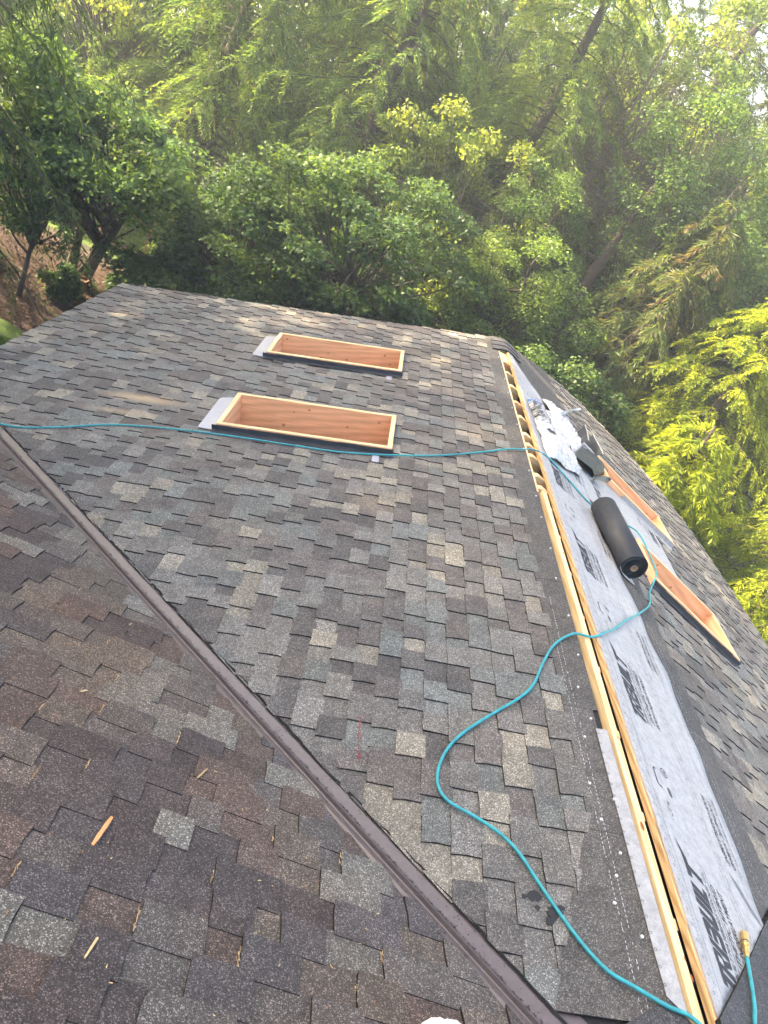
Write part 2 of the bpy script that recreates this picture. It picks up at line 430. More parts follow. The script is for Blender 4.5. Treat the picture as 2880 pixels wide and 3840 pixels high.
def view_size(fn, p):
    cx = sum(q[0] for q in p) / len(p); cy = sum(q[1] for q in p) / len(p)
    P = Vector(fn(cx, cy, 0)) - CAM
    z = -(P.x * CR[2][0] + P.y * CR[2][1] + P.z * CR[2][2])
    if z < .3: return 0
    x = (P.x * CR[0][0] + P.y * CR[0][1] + P.z * CR[0][2]) / z; y = (P.x * CR[1][0] + P.y * CR[1][1] + P.z * CR[1][2]) / z
    if abs(x) > .58 or abs(y) > .77: return 0
    nrm = Vector(fn(cx, cy, 1)) - Vector(fn(cx, cy, 0))
    return area(p) * abs(P.normalized().dot(nrm)) / (z * z)

def tab(mb, fn, item):
    p, su, sb, up, col = item
    def top(s, v): return (.0005 + .0058 * min(max((s - su) / (sb - su), -.1), 1.05)) + up
    def low(s, v): return -.006
    mb.prism(p, top, low, fn, col, (.016, .016, .016))

def lay(slope, fn, items, mat, name, n_single):
    items = sorted(items, key=lambda it: -view_size(fn, it[0]))
    for it in items[:n_single]:
        if view_size(fn, it[0]) <= 0: continue
        mb = MB(); tab(mb, fn, it); cx = sum(q[0] for q in it[0]) / len(it[0]); cy = sum(q[1] for q in it[0]) / len(it[0])
        mb.build(name, mat, slope, origin=fn(cx, cy, 0)); it_done.add(id(it))
    mb = MB()
    for it in items:
        if id(it) not in it_done: tab(mb, fn, it)
    o = mb.build(name + '_field', mat, slope); o['kind'] = 'stuff'
    return o
it_done = set()

# --- main (left) slope
VC = .112
def deck(name, fn, s0, s1, v0, v1, holes, clips, h, mat, label):
    ss = sorted({s0, s1, *[x for q in holes for x in q[:2]]}); vs = sorted({v0, v1, *[x for q in holes for x in q[2:]]})
    mb = MB()
    for i in range(len(ss) - 1):
        for j in range(len(vs) - 1):
            cs, cv = (ss[i] + ss[i + 1]) / 2, (vs[j] + vs[j + 1]) / 2
            if any(q[0] < cs < q[1] and q[2] < cv < q[3] for q in holes): continue
            p = [(ss[i], vs[j]), (ss[i + 1], vs[j]), (ss[i + 1], vs[j + 1]), (ss[i], vs[j + 1])]
            for c in clips:
                p = clip(p, *c[:3])
                if not p: break
            if p: mb.prism(p, lambda a, b: h, lambda a, b: h - .018, fn, bottom=True)
    o = mb.build(name, mat, house); o['label'] = label; return o
valley_main = (-CT, 1, Y0 + VC, .007)
slope_l = deck('roof_slope', LP, .10, 4.655, .33, 8.235, HOLES_L, [(-CT, 1, Y0)], -.008, M_BLACK, 'grey shingled slope left of the ridge with two skylight openings')
items = courses(LP, E_L, .245, 4.672, .2, 8.26, [valley_main, (1, .36, .25 + .36 * 1.62, .004), (0, -1, -8.25, .010)], HOLES_L, PAL_NEW, 21)
head = []
r_ = random.Random(5)
yy = .95
while yy < 8.25:           # plain upper halves of the top course, one metre strips
    y2 = yy + r_.choice([.98, .98, .62])
    top_s = .104 if yy > 2.05 else .128
    wx = lambda y: .262 + .36 * max(0, 1.62 - y)
    p = [(top_s + r_.uniform(-.002, .002), yy), (wx(yy), yy), (wx(min(max(1.62, yy), y2)), min(max(1.62, yy), y2)), (wx(y2), y2), (top_s + r_.uniform(-.002, .002), y2)]
    p = clip(clip(p, -CT, 1, Y0 + VC), 0, -1, -8.25)
    if p: head.append((p, .13, .262, .001, tuple(x * kk for kk in [r_.uniform(.9, 1.1)] for x in (.084, .081, .078))))
    yy = y2 + .0015
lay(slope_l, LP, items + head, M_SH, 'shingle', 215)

# --- right slope
SIL = [(-.02, 8.12), (.39, 8.52), (.81, 8.86), (1.29, 9.20), (1.90, 9.36), (2.54, 9.40), (3.36, 9.08), (3.79, 8.54), (3.98, 7.87), (4.09, 7.03), (4.09, 5.8), (4.09, .2)]
def edge_clips(pl, jit):
    o = []
    for (a, b), (c, d) in zip(pl[:-1], pl[1:]):
        nx, ny = (d - b), -(c - a); L = math.hypot(nx, ny); nx, ny = nx / L, ny / L
        o.append((nx, ny, nx * a + ny * b, jit))
    return o
RC = edge_clips(SIL, .006)
lining = (-.86, 1, 1.00, 0.0)
slope_r = deck('roof_slope', RP, .004, 4.08, .5, 9.45, HOLES_R, [c[:3] for c in RC], -.008, M_BLACK, 'grey shingled slope right of the ridge, seen at a grazing angle')
UND2 = (.60, 2.02, 5.04, 7.05)
items_r = courses(RP, .105, .93, 4.08, .9, 9.5, RC + [lining], HOLES_R + [(.93, 2.02, 5.04, 6.12), (.93, 1.20, 6.10, 6.74), (.93, 1.90, 6.72, 7.05)], PAL_NEW, 33)
head_r = []
yy = 1.1
def und_edge(y):
    return float(np.interp(y, [.9, 1.536, 1.81, 2.3, 2.99, 3.3, 4.43, 4.9, 6.28, 7.0, 7.38, 7.55, 8.3], [.64, .652, .666, .695, .715, .69, .61, .64, .65, .40, .2, .06, .03]))
while yy < 9.3:
    y2 = min(yy + r_.choice([.98, .98, .55]), 9.4)
    m_ = [yy + (y2 - yy) * k / 4 for k in range(5)]
    pl = [(und_edge(y) - .03, y) for y in m_] + [(.942, y2), (.942, yy)]
    pls = [pl]
    for c in RC + [lining]: pls = [q for q in (clip(p, *c[:3]) for p in pls) if q]
    for p in pls: head_r.append((p, .70, .942, .001, tuple(x * kk for kk in [r_.uniform(.88, 1.1)] for x in (.068, .067, .068))))
    yy = y2 + .0015
lay(slope_r, RP, items_r + head_r, M_SH, 'shingle', 80)
mb = MB()   # granule covered lining sheet in the right valley
p = clip([(.0, .2), (3.6, .2), (3.6, 4.1), (.0, 1.0)], .86, -1, -.985)
p = [(-.004, .55), (-.004, .985), (.2, 1.155), (.45, 1.37), (.66, 1.552), (1.0, 1.84), (1.6, 2.36), (2.4, 3.05), (2.6, 2.9), (.6, .8)]
mb.prism(p, lambda s, v: .014, lambda s, v: -.004, RP, (.056, .058, .064), (.01, .01, .01))
o = mb.build('valley_lining', M_SH, slope_r); o['label'] = 'dark granule covered sheet folded into the right valley'
mb = MB()
mb.prism([(.02, .60), (.02, .935), (.085, .962), (.139, 1.022), (.30, .93), (.25, .72)], lambda s, v: .012, lambda s, v: -.004, LP, (.056, .058, .064), (.01, .01, .01))
mb.build('valley_lining', M_SH, slope_l)

# --- old brown cross slope, which the photographer stands on
def FO(s, v, h=0.0): return OP(v, s, h)
valley_old = (-CT, 1, .036, .010)        # a - t*cos >= .058
slope_o = deck('roof_slope', FO, -1.6, 4.70, -4.5, 6.4, [], [(-CT, 1, .0)], -.008, M_BLACK, 'weathered brown cross slope left of the valley')
items_o = courses(FO, .112, -1.586, 4.70, .0, 6.4, [valley_old, (0, 1, -4.0, 0)], [], PAL_OLD, 51, wr=(.10, .22), wl=(.08, .19), raise_h=.0085)
lay(slope_o, FO, items_o, M_OLD, 'weathered_shingle', 260)
mb = MB()    # back slope of the cross gable, behind the camera
zr = 1.6 * ST; yr = Y0 - 1.6 * CT
mb.poly([(-6.4, yr, zr - .01), (6.0, yr, zr - .01), (6.0, yr - 4.6, zr - 4.6 * TT), (-6.4, yr - 4.6, zr - 4.6 * TT)], (.06, .055, .055))
mb.poly([(.3, Y0, -.02), (6.0, Y0 + 2.2, -2.2 * TT - .02), (6.0, yr, zr - .012), (0, yr, zr - .012), (-.2, Y0 - .2, .05)], (.06, .06, .064))
mb.build('roof_slope', M_OLD, house)['label'] = 'far side of the brown cross roof behind the camera'

# --- W profile valley flashing
prof = [(-.19, -.012), (-.048, -.004), (-.036, .006), (-.012, .006), (-.0075, .009), (-.0035, .0245), (-.0015, .0245), (.0195, .0035), (.024, .0035), (.062, .0035), (.080, -.003), (.16, -.012)]
mb = MB()
def VP(v, wv, h): # v along the valley in plan, wv across
    k = wv / math.sqrt(2)
    return (-(v - k), Y0 + .012 + v + k, -v * TT + abs(wv) * TT / math.sqrt(2) + h)
vs_ = [.0 + 4.42 * i / 60 for i in range(61)]
rows = []
rr = random.Random(3)
for v in vs_:
    rows.append([mb.vert(VP(v, a + .0012 * math.sin(v * 2.3), h + .0008 * math.sin(v * 5 + a * 40))) for a, h in prof])
for i in range(60):
    for k in range(len(prof) - 1): mb.face((rows[i][k], rows[i + 1][k], rows[i + 1][k + 1], rows[i][k + 1]))
vf = mb.build('valley_flashing', M_BROWNMETAL, house); vf['label'] = 'brown painted metal valley flashing with a raised centre fold'
mb = MB()    # granules washed into the trough and along the shingle edges
rr = random.Random(9)
for i in range(1500):
    v = rr.uniform(.3, 4.3) if i % 3 else rr.uniform(.3, 1.7)
    wv = rr.gauss(.021, .0025) if i % 4 else rr.choice([rr.gauss(-.024, .005), rr.uniform(.02, .07)])
    s = rr.uniform(.0012, .0032); base = .0045 if wv > .019 else .008
    c = Vector(VP(v, wv, base + .001)); a = rr.uniform(0, 6.28)
    q = [c + Vector((math.cos(a + k * 2.09) * s, math.sin(a + k * 2.09) * s, 0)) for k in range(3)]; t = c + Vector((0, 0, s))
    ids = [mb.vert(x) for x in q] + [mb.vert(t)]
    for f in ((0, 1, 3), (1, 2, 3), (2, 0, 3)): mb.face([ids[k] for k in f], (.03, .028, .028))
o = mb.build('granule_grit', M_SH, vf); o['kind'] = 'stuff'
mb = MB()    # black torn asphalt edge of the trimmed shingles
for k in range(1):
    rows = []
    for i in range(260):
        v = .28 + 4.1 * i / 259
        a = .0690 + rr.uniform(-.0035, .0035) + .003 * math.sin(v * 9 + k)
        rows.append((mb.vert(VP(v, a, .0055 + k * .004)), mb.vert(VP(v, a + .004 + rr.uniform(0, .003), .012)), mb.vert(VP(v, a + .009, .009))))
    for i in range(259):
        if rr.random() < .03: continue
        for j in range(2): mb.face((rows[i][j], rows[i + 1][j], rows[i + 1][j + 1], rows[i][j + 1]))
mb.build('trimmed_shingle_edge', M_BLACK, slope_l)

# --- ridge: beam, plywood edges, rafter peaks, attic
def W(x, y, z): return (x, y, z)
mb = MB(); mb.box(W, -.070, -.034, .45, 4.30, -.19, -.017, axis=1); o = mb.build('ridge_beam', M_PALE, house); o['label'] = 'pale lumber ridge beam in the open ridge slot'
beam = o
mb = MB()
for (x, y, a) in [(-.052, 1.62, .010), (-.036, 1.155, .004), (-.030, 1.10, .006), (-.043, 2.05, .004), (-.03, 2.9, .006), (-.045, 3.5, .005)]:
    mb.poly([(x + a * .8 * math.cos(k * .6283), y + a * 2.0 * math.sin(k * .6283), -.0162) for k in range(10)], (.40, .22, .12))
mb.build('knot', M_WOOD, beam)
mb = MB()
mb.box(W, -.004, .012, .55, 7.72, -.030, -.0005, axis=1); mb.build('sheathing_edge', M_PLY, house)['label'] = 'plywood sheathing edge right of the ridge slot'
mb = MB(); mb.box(W, -.103, -.088, 4.28, 7.72, -.062, -.033, axis=1); mb.build('sheathing_edge', M_PALE, house)['label'] = 'narrow pale sheathing edge left of the far ridge slot'
for k, y in enumerate([.87, 1.28, 1.69, 2.10, 2.51, 2.92, 3.33, 3.74, 4.10]):
    mb = MB(); mb.box(W, -.150, -.071, y - .019, y + .019, -.20, -.052 - .006, axis=0, off=(0, k * .3, 0)); mb.box(W, -.033, -.005, y - .019, y + .019, -.20, -.036, axis=0, off=(0, k * .3, .1)); mb.build('rafter', M_PALE, house)
for k, y in enumerate([4.38, 4.58, 4.93, 5.14, 5.36, 5.75, 6.12, 6.58, 6.99, 7.38]):
    mb = MB(); t = .030
    q = [(-.16, -.10), (-.16, -.075), (-.072, -.036), (-.050, -.029), (-.006, -.040), (.06, -.055), (.06, -.22), (-.16, -.22)]
    a = [mb.vert((x, y - t, z), (x, z, y)) for x, z in q]; b = [mb.vert((x, y + t, z), (x, z, y)) for x, z in q]
    mb.face(a); mb.face(list(reversed(b)))
    for i in range(len(q)): mb.face((a[i], b[i], b[(i + 1) % len(q)], a[(i + 1) % len(q)]))
    mb.build('rafter', M_PALE if k % 3 else M_WOOD, house)
mb = MB(); mb.box(W, -.10, -.005, 7.40, 7.70, -.09, -.034, axis=1); mb.build('ridge_block', M_PALE, house)
mb = MB(); mb.box(W, -3.9, 3.6, .5, 7.9, -1.98, -1.95); mb.build('ceiling', M_DARK, house)  # ceiling painted near black so the attic looks unlit through the ridge slot
# ridge cap over the far end
for k in range(3):
    mb = MB(); y0_, y1_ = 7.735 + k * .17, 7.735 + k * .17 + .19
    pts = [(-.175, 1), (-.09, 1), (-.02, 1), (.02, 0), (.09, 0), (.20, 0)]
    rowA = []
    for y, hh in ((y0_, .021), (y1_, .013)):
        rr_ = []
        for x, _ in pts: rr_.append(mb.vert((x, y, (-abs(x) * (TT if x < 0 else math.tan(PH))) + hh - .006 * (abs(x) < .05))))
        rowA.append(rr_)
    low = [mb.vert((x, y0_, (-abs(x) * (TT if x < 0 else math.tan(PH))) + .008)) for x, _ in pts]
    for i in range(5):
        mb.face((rowA[0][i], rowA[0][i + 1], rowA[1][i + 1], rowA[1][i]), (.075, .076, .080)); mb.face((rowA[0][i], low[i], low[i + 1], rowA[0][i + 1]), (.01, .01, .01))
    mb.build('ridge_cap', M_SH, house)

# --- walls, fascia, rakes
def wbox(name, x0, x1, y0, y1, z0, z1, mat, label=None, axis=0):
    mb = MB(); mb.box(W, x0, x1, y0, y1, z0, z1, axis=axis); o = mb.build(name, mat, house)
    if label: o['label'] = label
    return o
wbox('wall', -4.06, -3.94, 4.6, 7.9, GZ, -1.52, M_SIDING); wbox('wall', 3.58, 3.70, -3.0, 7.9, GZ, -1.20, M_SIDING)
mb = MB(); mb.prism([(-4.0, GZ), (3.64, GZ), (3.64, -1.16), (.1, -.10), (-.1, -.10), (-4.0, -1.46)], lambda a, b: 7.95, lambda a, b: 7.83, lambda a, b, h: (a, h, b), bottom=True, side=(1, 1, 1)); mb.build('wall', M_SIDING, house)
wbox('wall', -6.0, -5.88, -4.2, 4.3, GZ, -1.5, M_SIDING); wbox('wall', -5.88, -4.06, 4.3, 4.42, GZ, -1.5, M_SIDING); wbox('wall', -5.88, 3.58, -4.2, -4.08, GZ, -1.4, M_SIDING)
wbox('fascia', -4.395, -4.36, 4.72, 8.20, -1.76, -1.602, M_SIDING, axis=1)
wbox('fascia', 3.925, 3.96, .5, 8.0, -1.36, -1.195, M_SIDING, axis=1)
mb = MB(); mb.prism([(.02, 8.19), (4.64, 8.19), (4.64, 8.225), (.02, 8.225)], lambda a, b: -.028, lambda a, b: -.17, LP, bottom=True, side=(1, 1, 1)); mb.build('rake_board', M_SIDING, house)
# chalk lines, nails, marks
def dashes(mb, fn, s, y0, y1, h, L=.010, gap=.008, wd=.0009):
    y = y0; q = random.Random(int(s * 1e4))
    while y < y1:
        l = L * q.uniform(.6, 1.4); ss = s + q.uniform(-.0006, .0006)
        if q.random() < .8: mb.poly([fn(ss - wd, y, h), fn(ss + wd, y, h), fn(ss + wd, y + l, h), fn(ss - wd, y + l, h)])
        y += l + gap
mb = MB(); dashes(mb, LP, .205, .95, 3.0, .0068); dashes(mb, LP, .228, .97, 2.6, .0075); mb.build('chalk_line', M_CHALK, slope_l)['kind'] = 'stuff'
mb = MB(); dashes(mb, RP, .752, 1.7, 4.2, .0055); dashes(mb, RP, .788, 1.75, 4.2, .0065); mb.build('chalk_line', M_CHALK, slope_r)['kind'] = 'stuff'
q = random.Random(4)
for (s, y) in [(.198, 2.02), (.150, 2.13), (.172, 2.32), (.118, 2.06), (.140, 1.72), (.212, 1.62), (.205, 1.40), (.168, 1.20), (.224, 1.78), (.13, 2.55), (.125, 2.86), (.14, 3.2), (.125, 3.52), (.13, 3.9), (.128, 4.2), (.13, 4.6), (.125, 5.0), (.128, 5.5), (.13, 5.9), (.128, 6.3), (.13, 6.7), (.125, 7.1), (.13, 7.45), (.17, 1.49), (.235, 1.30)]:
    mb = MB(); rN = .0055; c = [LP(s + rN * math.cos(k * .785), y + rN * math.sin(k * .785), .0095) for k in range(8)]; b = [LP(s + rN * math.cos(k * .785), y + rN * math.sin(k * .785), .002) for k in range(8)]
    ia = [mb.vert(x) for x in c]; ib = [mb.vert(x) for x in b]; mb.face(ia)
    for k in range(8): mb.face((ia[k], ib[k], ib[(k + 1) % 8], ia[(k + 1) % 8]))
    mb.build('nail', M_NAIL, slope_l)
def blob(fn, s, y, rs, ry, h, seed):
    qq = random.Random(seed); return [fn(s + rs * (qq.uniform(.55, 1.1)) * math.cos(k * .393), y + ry * (qq.uniform(.55, 1.1)) * math.sin(k * .393), h) for k in range(16)]
mb = MB()
for i, (s, y, a, b) in enumerate([(.510, 1.282, .026, .022), (.545, 1.275, .012, .010), (.452, 1.232, .030, .026), (.470, 1.205, .018, .016), (.505, 1.243, .012, .010), (.425, 1.25, .02, .012)]): mb.poly(blob(LP, s, y, a, b, .0155 + i * .0004, i))
mb.build('tar_smear', M_TAR, slope_l)
mb = MB()
for i in range(44):
    t_ = q.random(); s = 1.155 - .016 * t_ + q.gauss(0, .004); y = 1.96 - .235 * t_; a = q.uniform(.0012, .0032)
    mb.poly([LP(s - a, y - a * 2, .0150 + i * 2e-6), LP(s + a, y - a, .0150 + i * 2e-6), LP(s + a * .6, y + a * 2, .0150 + i * 2e-6), LP(s - a, y + a, .0150 + i * 2e-6)])
mb.build('chalk_mark', M_RED, slope_l)['label'] = 'faint red chalk snap mark'

# ================================================================== SKYLIGHT CURBS
def curb(fn, s0, s1, y0, y1, label, seed, right=False, wrapped=False):
    q = random.Random(seed); HT, DP, T = .065, -.42, .036
    loc = fn((s0 + s1) / 2, (y0 + y1) / 2, 0)
    c = empty('skylight_curb', loc, label, 'skylight curb', 'timber skylight curbs on the roof')
    o = (q.random() * 3, q.random() * 3, q.random() * 3)
    boards = []
    for k, (a, b, d, e_, ax, ds) in enumerate([(s0, s1, y0, y0 + T, 0, 0), (s0, s1, y1 - T, y1, 0, 0), (s0, s0 + T, y0 + T, y1 - T, 1, .0), (s1 - T, s1, y0 + T, y1 - T, 1, .0)]):
        mb = MB(); mb.box(fn, a, b, d, e_, DP, HT - .001 * k, axis=ax, off=(o[0] + k, o[1] + k * .37, o[2]))
        boards.append(mb.build('board', M_WOOD, c))
        mt = MB(); i_ = .0005   # board top in paler wood, its brighter light put into the colour
        mt.box(fn, a + i_, b - i_, d + i_, e_ - i_, HT - .004, HT + .0012 - .001 * k, axis=ax, off=(o[0] + k, 2 * k, 0)); mt.build('lit_edge', M_PALE, boards[-1])
    # knots on the far inner face
    far = y1 - T - .0012
    for k in range(7):
        s = q.uniform(s0 + .1, s1 - .08); h = q.uniform(-.20, .03); rk = q.uniform(.006, .0115)
        mb = MB()
        for j, (f_, cc) in enumerate(((1.35, (.80, .76, .74)), (1.0, (.42, .36, .34)), (.72, (.78, .70, .66)))):
            mb.poly([fn(s + rk * f_ * math.cos(t * .628), far - .0003 * j, h + rk * f_ * math.sin(t * .628)) for t in range(10)], cc)
        mb.build('knot', M_WOOD, boards[1])
    mb = MB(); mb.box(fn, s0 - .02, s1 + .02, y0 - .02, y1 + .02, DP - .02, DP - .004); mb.build('well_floor', M_DARK, c)  # bottom coloured near black, the shade inside the well painted in
    # step flashing up the near side
    if not wrapped:
        n = 10 if not right else 9; Ls = (s1 - s0 + .03) / n
        for k in range(n):
            a = s0 - .012 + k * Ls; b = a + Ls + .012; hh = HT - .006 - q.uniform(0, .006); d = .0016 * (k % 2) + .0012
            mb = MB()
            prof = [(y0 - .052, .016), (y0 - .006, .017), (y0 - .0025 - d, .021), (y0 - .0022 - d, hh)]
            r0 = [mb.vert(fn(a, y, h + q.uniform(-.001, .001))) for y, h in prof]; r1 = [mb.vert(fn(b, y, h + q.uniform(-.001, .001))) for y, h in prof]
            for j in range(3): mb.face((r0[j], r1[j], r1[j + 1], r0[j + 1]))
            mb.build('step_flashing', M_DARKMETAL, c)
    # apron at the downslope end
    mb = MB(); a0, a1 = s1 + .002, s1 + (.135 if not right else .05)
    mb.prism([(a0, y0 - .012), (a1, y0 - .002), (a1, y1 - .04), (a0, y1 + .01)], lambda s, v: .0175 if s < a0 + .01 else .0155, lambda s, v: .010, fn, side=(1, 1, 1))
    mb.box(fn, s1 + .0015, s1 + .004, y0 - .004, y1 + .004, .01, HT - .012)
    mb.build('apron_flashing', M_GREYMETAL if not right else M_DARKMETAL, c)
    if not right:   # small bare tab at the near upslope corner, wrap on the upslope end
        mb = MB(); mb.prism([(s0 + .085, y0 - .155), (s0 + .135, y0 - .155), (s0 + .135, y0 - .052), (s0 + .085, y0 - .052)], lambda s, v: .0155, lambda s, v: .010, fn, side=(1, 1, 1)); mb.build('flashing_tab', M_GREYMETAL, c)
        mb = MB(); mb.box(fn, s0 - .004, s0 - .0015, y0 - .012, y1 + .012, .008, HT - .006); mb.build('head_flashing', M_DARKMETAL, c)
    return c
curb(LP, *HOLES_L[0], 'near orange timber skylight box on the left slope, beside the teal hose', 1)
curb(LP, *HOLES_L[1], 'far orange timber skylight box on the left slope, nearest the trees', 2)
curb(RP, *HOLES_R[0], 'timber skylight box right of the black roll with dark step flashing', 3, right=True)
cf = curb(RP, *HOLES_R[1], 'timber skylight box right of the ridge beside the bent metal flashings', 4, right=True, wrapped=True)

# ================================================================== UNDERLAYMENT with print
def uh(s, y): return .0055 + .0012 * math.sin(9 * y + 3 * s) + .0010 * math.sin(23 * y - 14 * s) + .0009 * math.sin(31 * s + 5 * y)
def cut_y(s): return .985 + .855 * s     # slanting end above the valley lining
und = empty('underlayment', RP(.33, 4.2, 0), 'long pale grey printed underlayment strip along the right of the ridge', 'underlayment')
mb = MB(); NS, NY = 16, 120
gr = []
for j in range(NY + 1):
    row = []
    for i in range(NS + 1):
        f = i / NS; y_top = 7.70
        s = .004 + 0 * f
        y = .98 + (y_top - .98) * j / NY
        se = und_edge(y) + .004 * math.sin(7 * y) + .003 * math.sin(19 * y)
        s = .004 + (se - .004) * f
        if j == 0 or y < cut_y(s): y = max(y, cut_y(s))
        row.append(mb.vert(RP(s, y, uh(s, y) + (.010 if i == NS else 0) * (.5 + .5 * math.sin(11 * y)))))
    gr.append(row)
for j in range(NY):
    for i in range(NS): mb.face((gr[j][i], gr[j][i + 1], gr[j + 1][i + 1], gr[j + 1][i]))
o = mb.build('sheet', M_UNDER, und, smooth=True)
mod = o.modifiers.new('thick', 'SOLIDIFY'); mod.thickness = .0012; mod.offset = -1
sheet_o = o
def on_sheet(s, y, k=.0012): return RP(s, y, uh(s, y) + k)

def text_polys(body, size=1.0, shear=0.0, bold=0.0):
    cu = bpy.data.curves.new('t', 'FONT'); cu.body = body; cu.size = size; cu.shear = shear; cu.offset = bold; cu.resolution_u = 2
    ob = bpy.data.objects.new('t', cu); COL.objects.link(ob)
    dg = bpy.context.evaluated_depsgraph_get(); me = bpy.data.meshes.new_from_object(ob.evaluated_get(dg))
    V = [(v.co.x, v.co.y) for v in me.vertices]; F = [tuple(p.vertices) for p in me.polygons]
    bpy.data.objects.remove(ob, do_unlink=True); bpy.data.curves.remove(cu); bpy.data.meshes.remove(me)
    return V, F
_tc = {}
def put_text(name, body, y0, y1, s_base, s_top, mat, flip=False, shear=.35, bold=0.0, parent=None, fn=None):
    """prints a line from y0 to y1, its letters standing from s_base to s_top"""
    key = (body, shear, bold)
    if key not in _tc: _tc[key] = text_polys(body, 1, shear, bold)
    V, F = _tc[key]
    x0 = min(v[0] for v in V); x1 = max(v[0] for v in V); h1 = .70
    mb = MB(); fn = fn or on_sheet
    ids = [mb.vert(fn(s_base + (s_top - s_base) * v[1] / h1, y0 + (y1 - y0) * (v[0] - x0) / (x1 - x0))) for v in V]
    for f in F: mb.face([ids[k] for k in f])
    return mb.build(name, mat, parent or und)
LOGO = {'T': ([[(.0, 1), (.86, 1), (.80, .76), (.64, .74), (.64, 0), (.32, 0), (.32, .74), (.06, .74)]], .80),
        'R': ([[(0, 0), (.30, 0), (.30, .36), (.36, .36), (.58, 0), (.86, 0), (.62, .40), (.76, .52), (.76, .86), (.62, 1), (0, 1)]], .84),
        'r': ([[(.24, .56), (.52, .56), (.52, .80), (.24, .80)]], 0),
        'I': ([[(0, 0), (.30, 0), (.30, 1), (0, 1)]], .36),
        'B': ([[(0, 0), (.70, 0), (.84, .12), (.84, .42), (.74, .51), (.84, .60), (.84, .88), (.70, 1), (0, 1), (0, .74), (.50, .74), (.50, .63), (.06, .63), (.06, .40), (.50, .40), (.50, .26), (0, .26)]], .90),
        'U': ([[(0, 1), (0, .14), (.14, 0), (.66, 0), (.80, .14), (.82, 1), (.53, 1), (.53, .26), (.29, .26), (.29, 1)]], .88),
        'L': ([[(0, 1), (0, 0), (.62, 0), (.62, .26), (.30, .26), (.30, 1)]], .66),
        'Z': ([[(-.10, 1), (1.05, 1), (1.75, 1.10), (1.0, .74), (.64, .74), (.64, 0), (.32, 0), (.32, .74), (-.04, .74)]], 1.0)}
def put_logo(y0, y1, s_base, s_top, flip=False, fn=None, parent=None):
    x = 0; polys = []
    for ch in 'TRIBUILZ':
        for p in LOGO[ch][0]: polys.append([(x + a + .42 * b, b) for a, b in p])
        if ch == 'R': hole = [(x + a + .42 * b, b) for a, b in LOGO['r'][0][0]]
        x += LOGO[ch][1]
    fn = fn or on_sheet; mb = MB(); tot = x
    P_ = lambda a, b, k=.0012: fn(s_base + (s_top - s_base) * b, y0 + (y1 - y0) * a / tot, k)
    for p in polys: mb.poly([P_(*q) for q in p])
    o = mb.build('printed_logo', M_INK, parent or und)
    mh = MB(); mh.poly([P_(*q, .0018) for q in hole]); mh.build('letter_counter', M_UNDER, o)
for n_, yb in enumerate([1.105, 2.262, 3.42, 4.58, 5.735, 6.89]):
    if yb > 6.7: break
    put_logo(yb - .005, yb + .445, .220, .126)
    put_text('printed_line', 'TRI-BUILT MATERIALS GROUP, LLC', yb + .03, yb + .465, .250, .229, M_INK)
    mb = MB(); k0, k1 = yb + .02, yb + .475
    for j in range(10):
        a, b = k0 + (k1 - k0) * j / 10, k0 + (k1 - k0) * (j + 1) / 10; mb.poly([on_sheet(.2640, a), on_sheet(.2665, a), on_sheet(.2665, b), on_sheet(.2640, b)])
    mb.build('printed_rule', M_INK, und)
    put_text('printed_line', 'SYNTHETIC HYBRID', yb + .065, yb + .43, .306, .278, M_INK, bold=.008)
    put_text('printed_line', 'ROOF UNDERLAYMENT', yb + .065, yb + .43, .352, .324, M_INK, bold=.008)
    # second print, turned round, along the right edge
    yc = yb + .97
    put_text('printed_line', 'SYNTHETIC HYBRID', yc, yc - .34, .566, .592, M_INK, bold=.008)
    put_text('printed_line', 'ROOF UNDERLAYMENT', yc, yc - .34, .524, .550, M_INK, bold=.008)
    if und_edge(yc - .2) > .64:
        put_text('printed_line', 'TRI-BUILT MATERIALS GROUP, LLC', yc + .03, yc - .36, .618, .634, M_INK)
    # hook mark and round approval mark
    ym = yb + .86
    def stroke(pts, wd, mat, nm):
        mb = MB()
        for (a, b), (c, d) in zip(pts[:-1], pts[1:]):
            L = math.hypot(c - a, d - b) or 1; nx, ny = -(d - b) / L * wd, (c - a) / L * wd
            mb.poly([on_sheet(a + nx, b + ny), on_sheet(c + nx, d + ny), on_sheet(c - nx, d - ny), on_sheet(a - nx, b - ny)])
        mb.build(nm, mat, und)
    stroke([(.153, ym + .020), (.140, ym + .022), (.133, ym + .012), (.133, ym - .058), (.140, ym - .068), (.160, ym - .070)], .0035, M_INK, 'printed_hook')
    stroke([(.222 + .022 * math.cos(t * .449), ym + .04 + .022 * math.sin(t * .449)) for t in range(15)], .0018, M_INK, 'printed_ring')
    put_text('printed_mark', 'UL', ym + .028, ym + .052, .230, .214, M_INK, bold=.02)
    # hatched ovals
    ov = yb + .79
    mb = MB()
    for t in range(9):
        y = ov - .02 + t * .0055; hw = .014 * math.sqrt(max(0, 1 - ((t - 4) / 5) ** 2))
        mb.poly([on_sheet(.214 - hw, y), on_sheet(.214 + hw, y + .004), on_sheet(.214 + hw, y + .0068), on_sheet(.214 - hw, y + .0028)])
    mb.build('printed_hatch_mark', M_INK, und)
    mb = MB(); qk = random.Random(n_)
    for t in range(26):
        y = ov - .16 + qk.uniform(0, .09); s = .153 + qk.uniform(-.012, .012); mb.poly([on_sheet(s, y), on_sheet(s + .004, y + .006), on_sheet(s + .0055, y + .012), on_sheet(s + .001, y + .006)])
    mb.build('printed_stamp', M_INK, und)
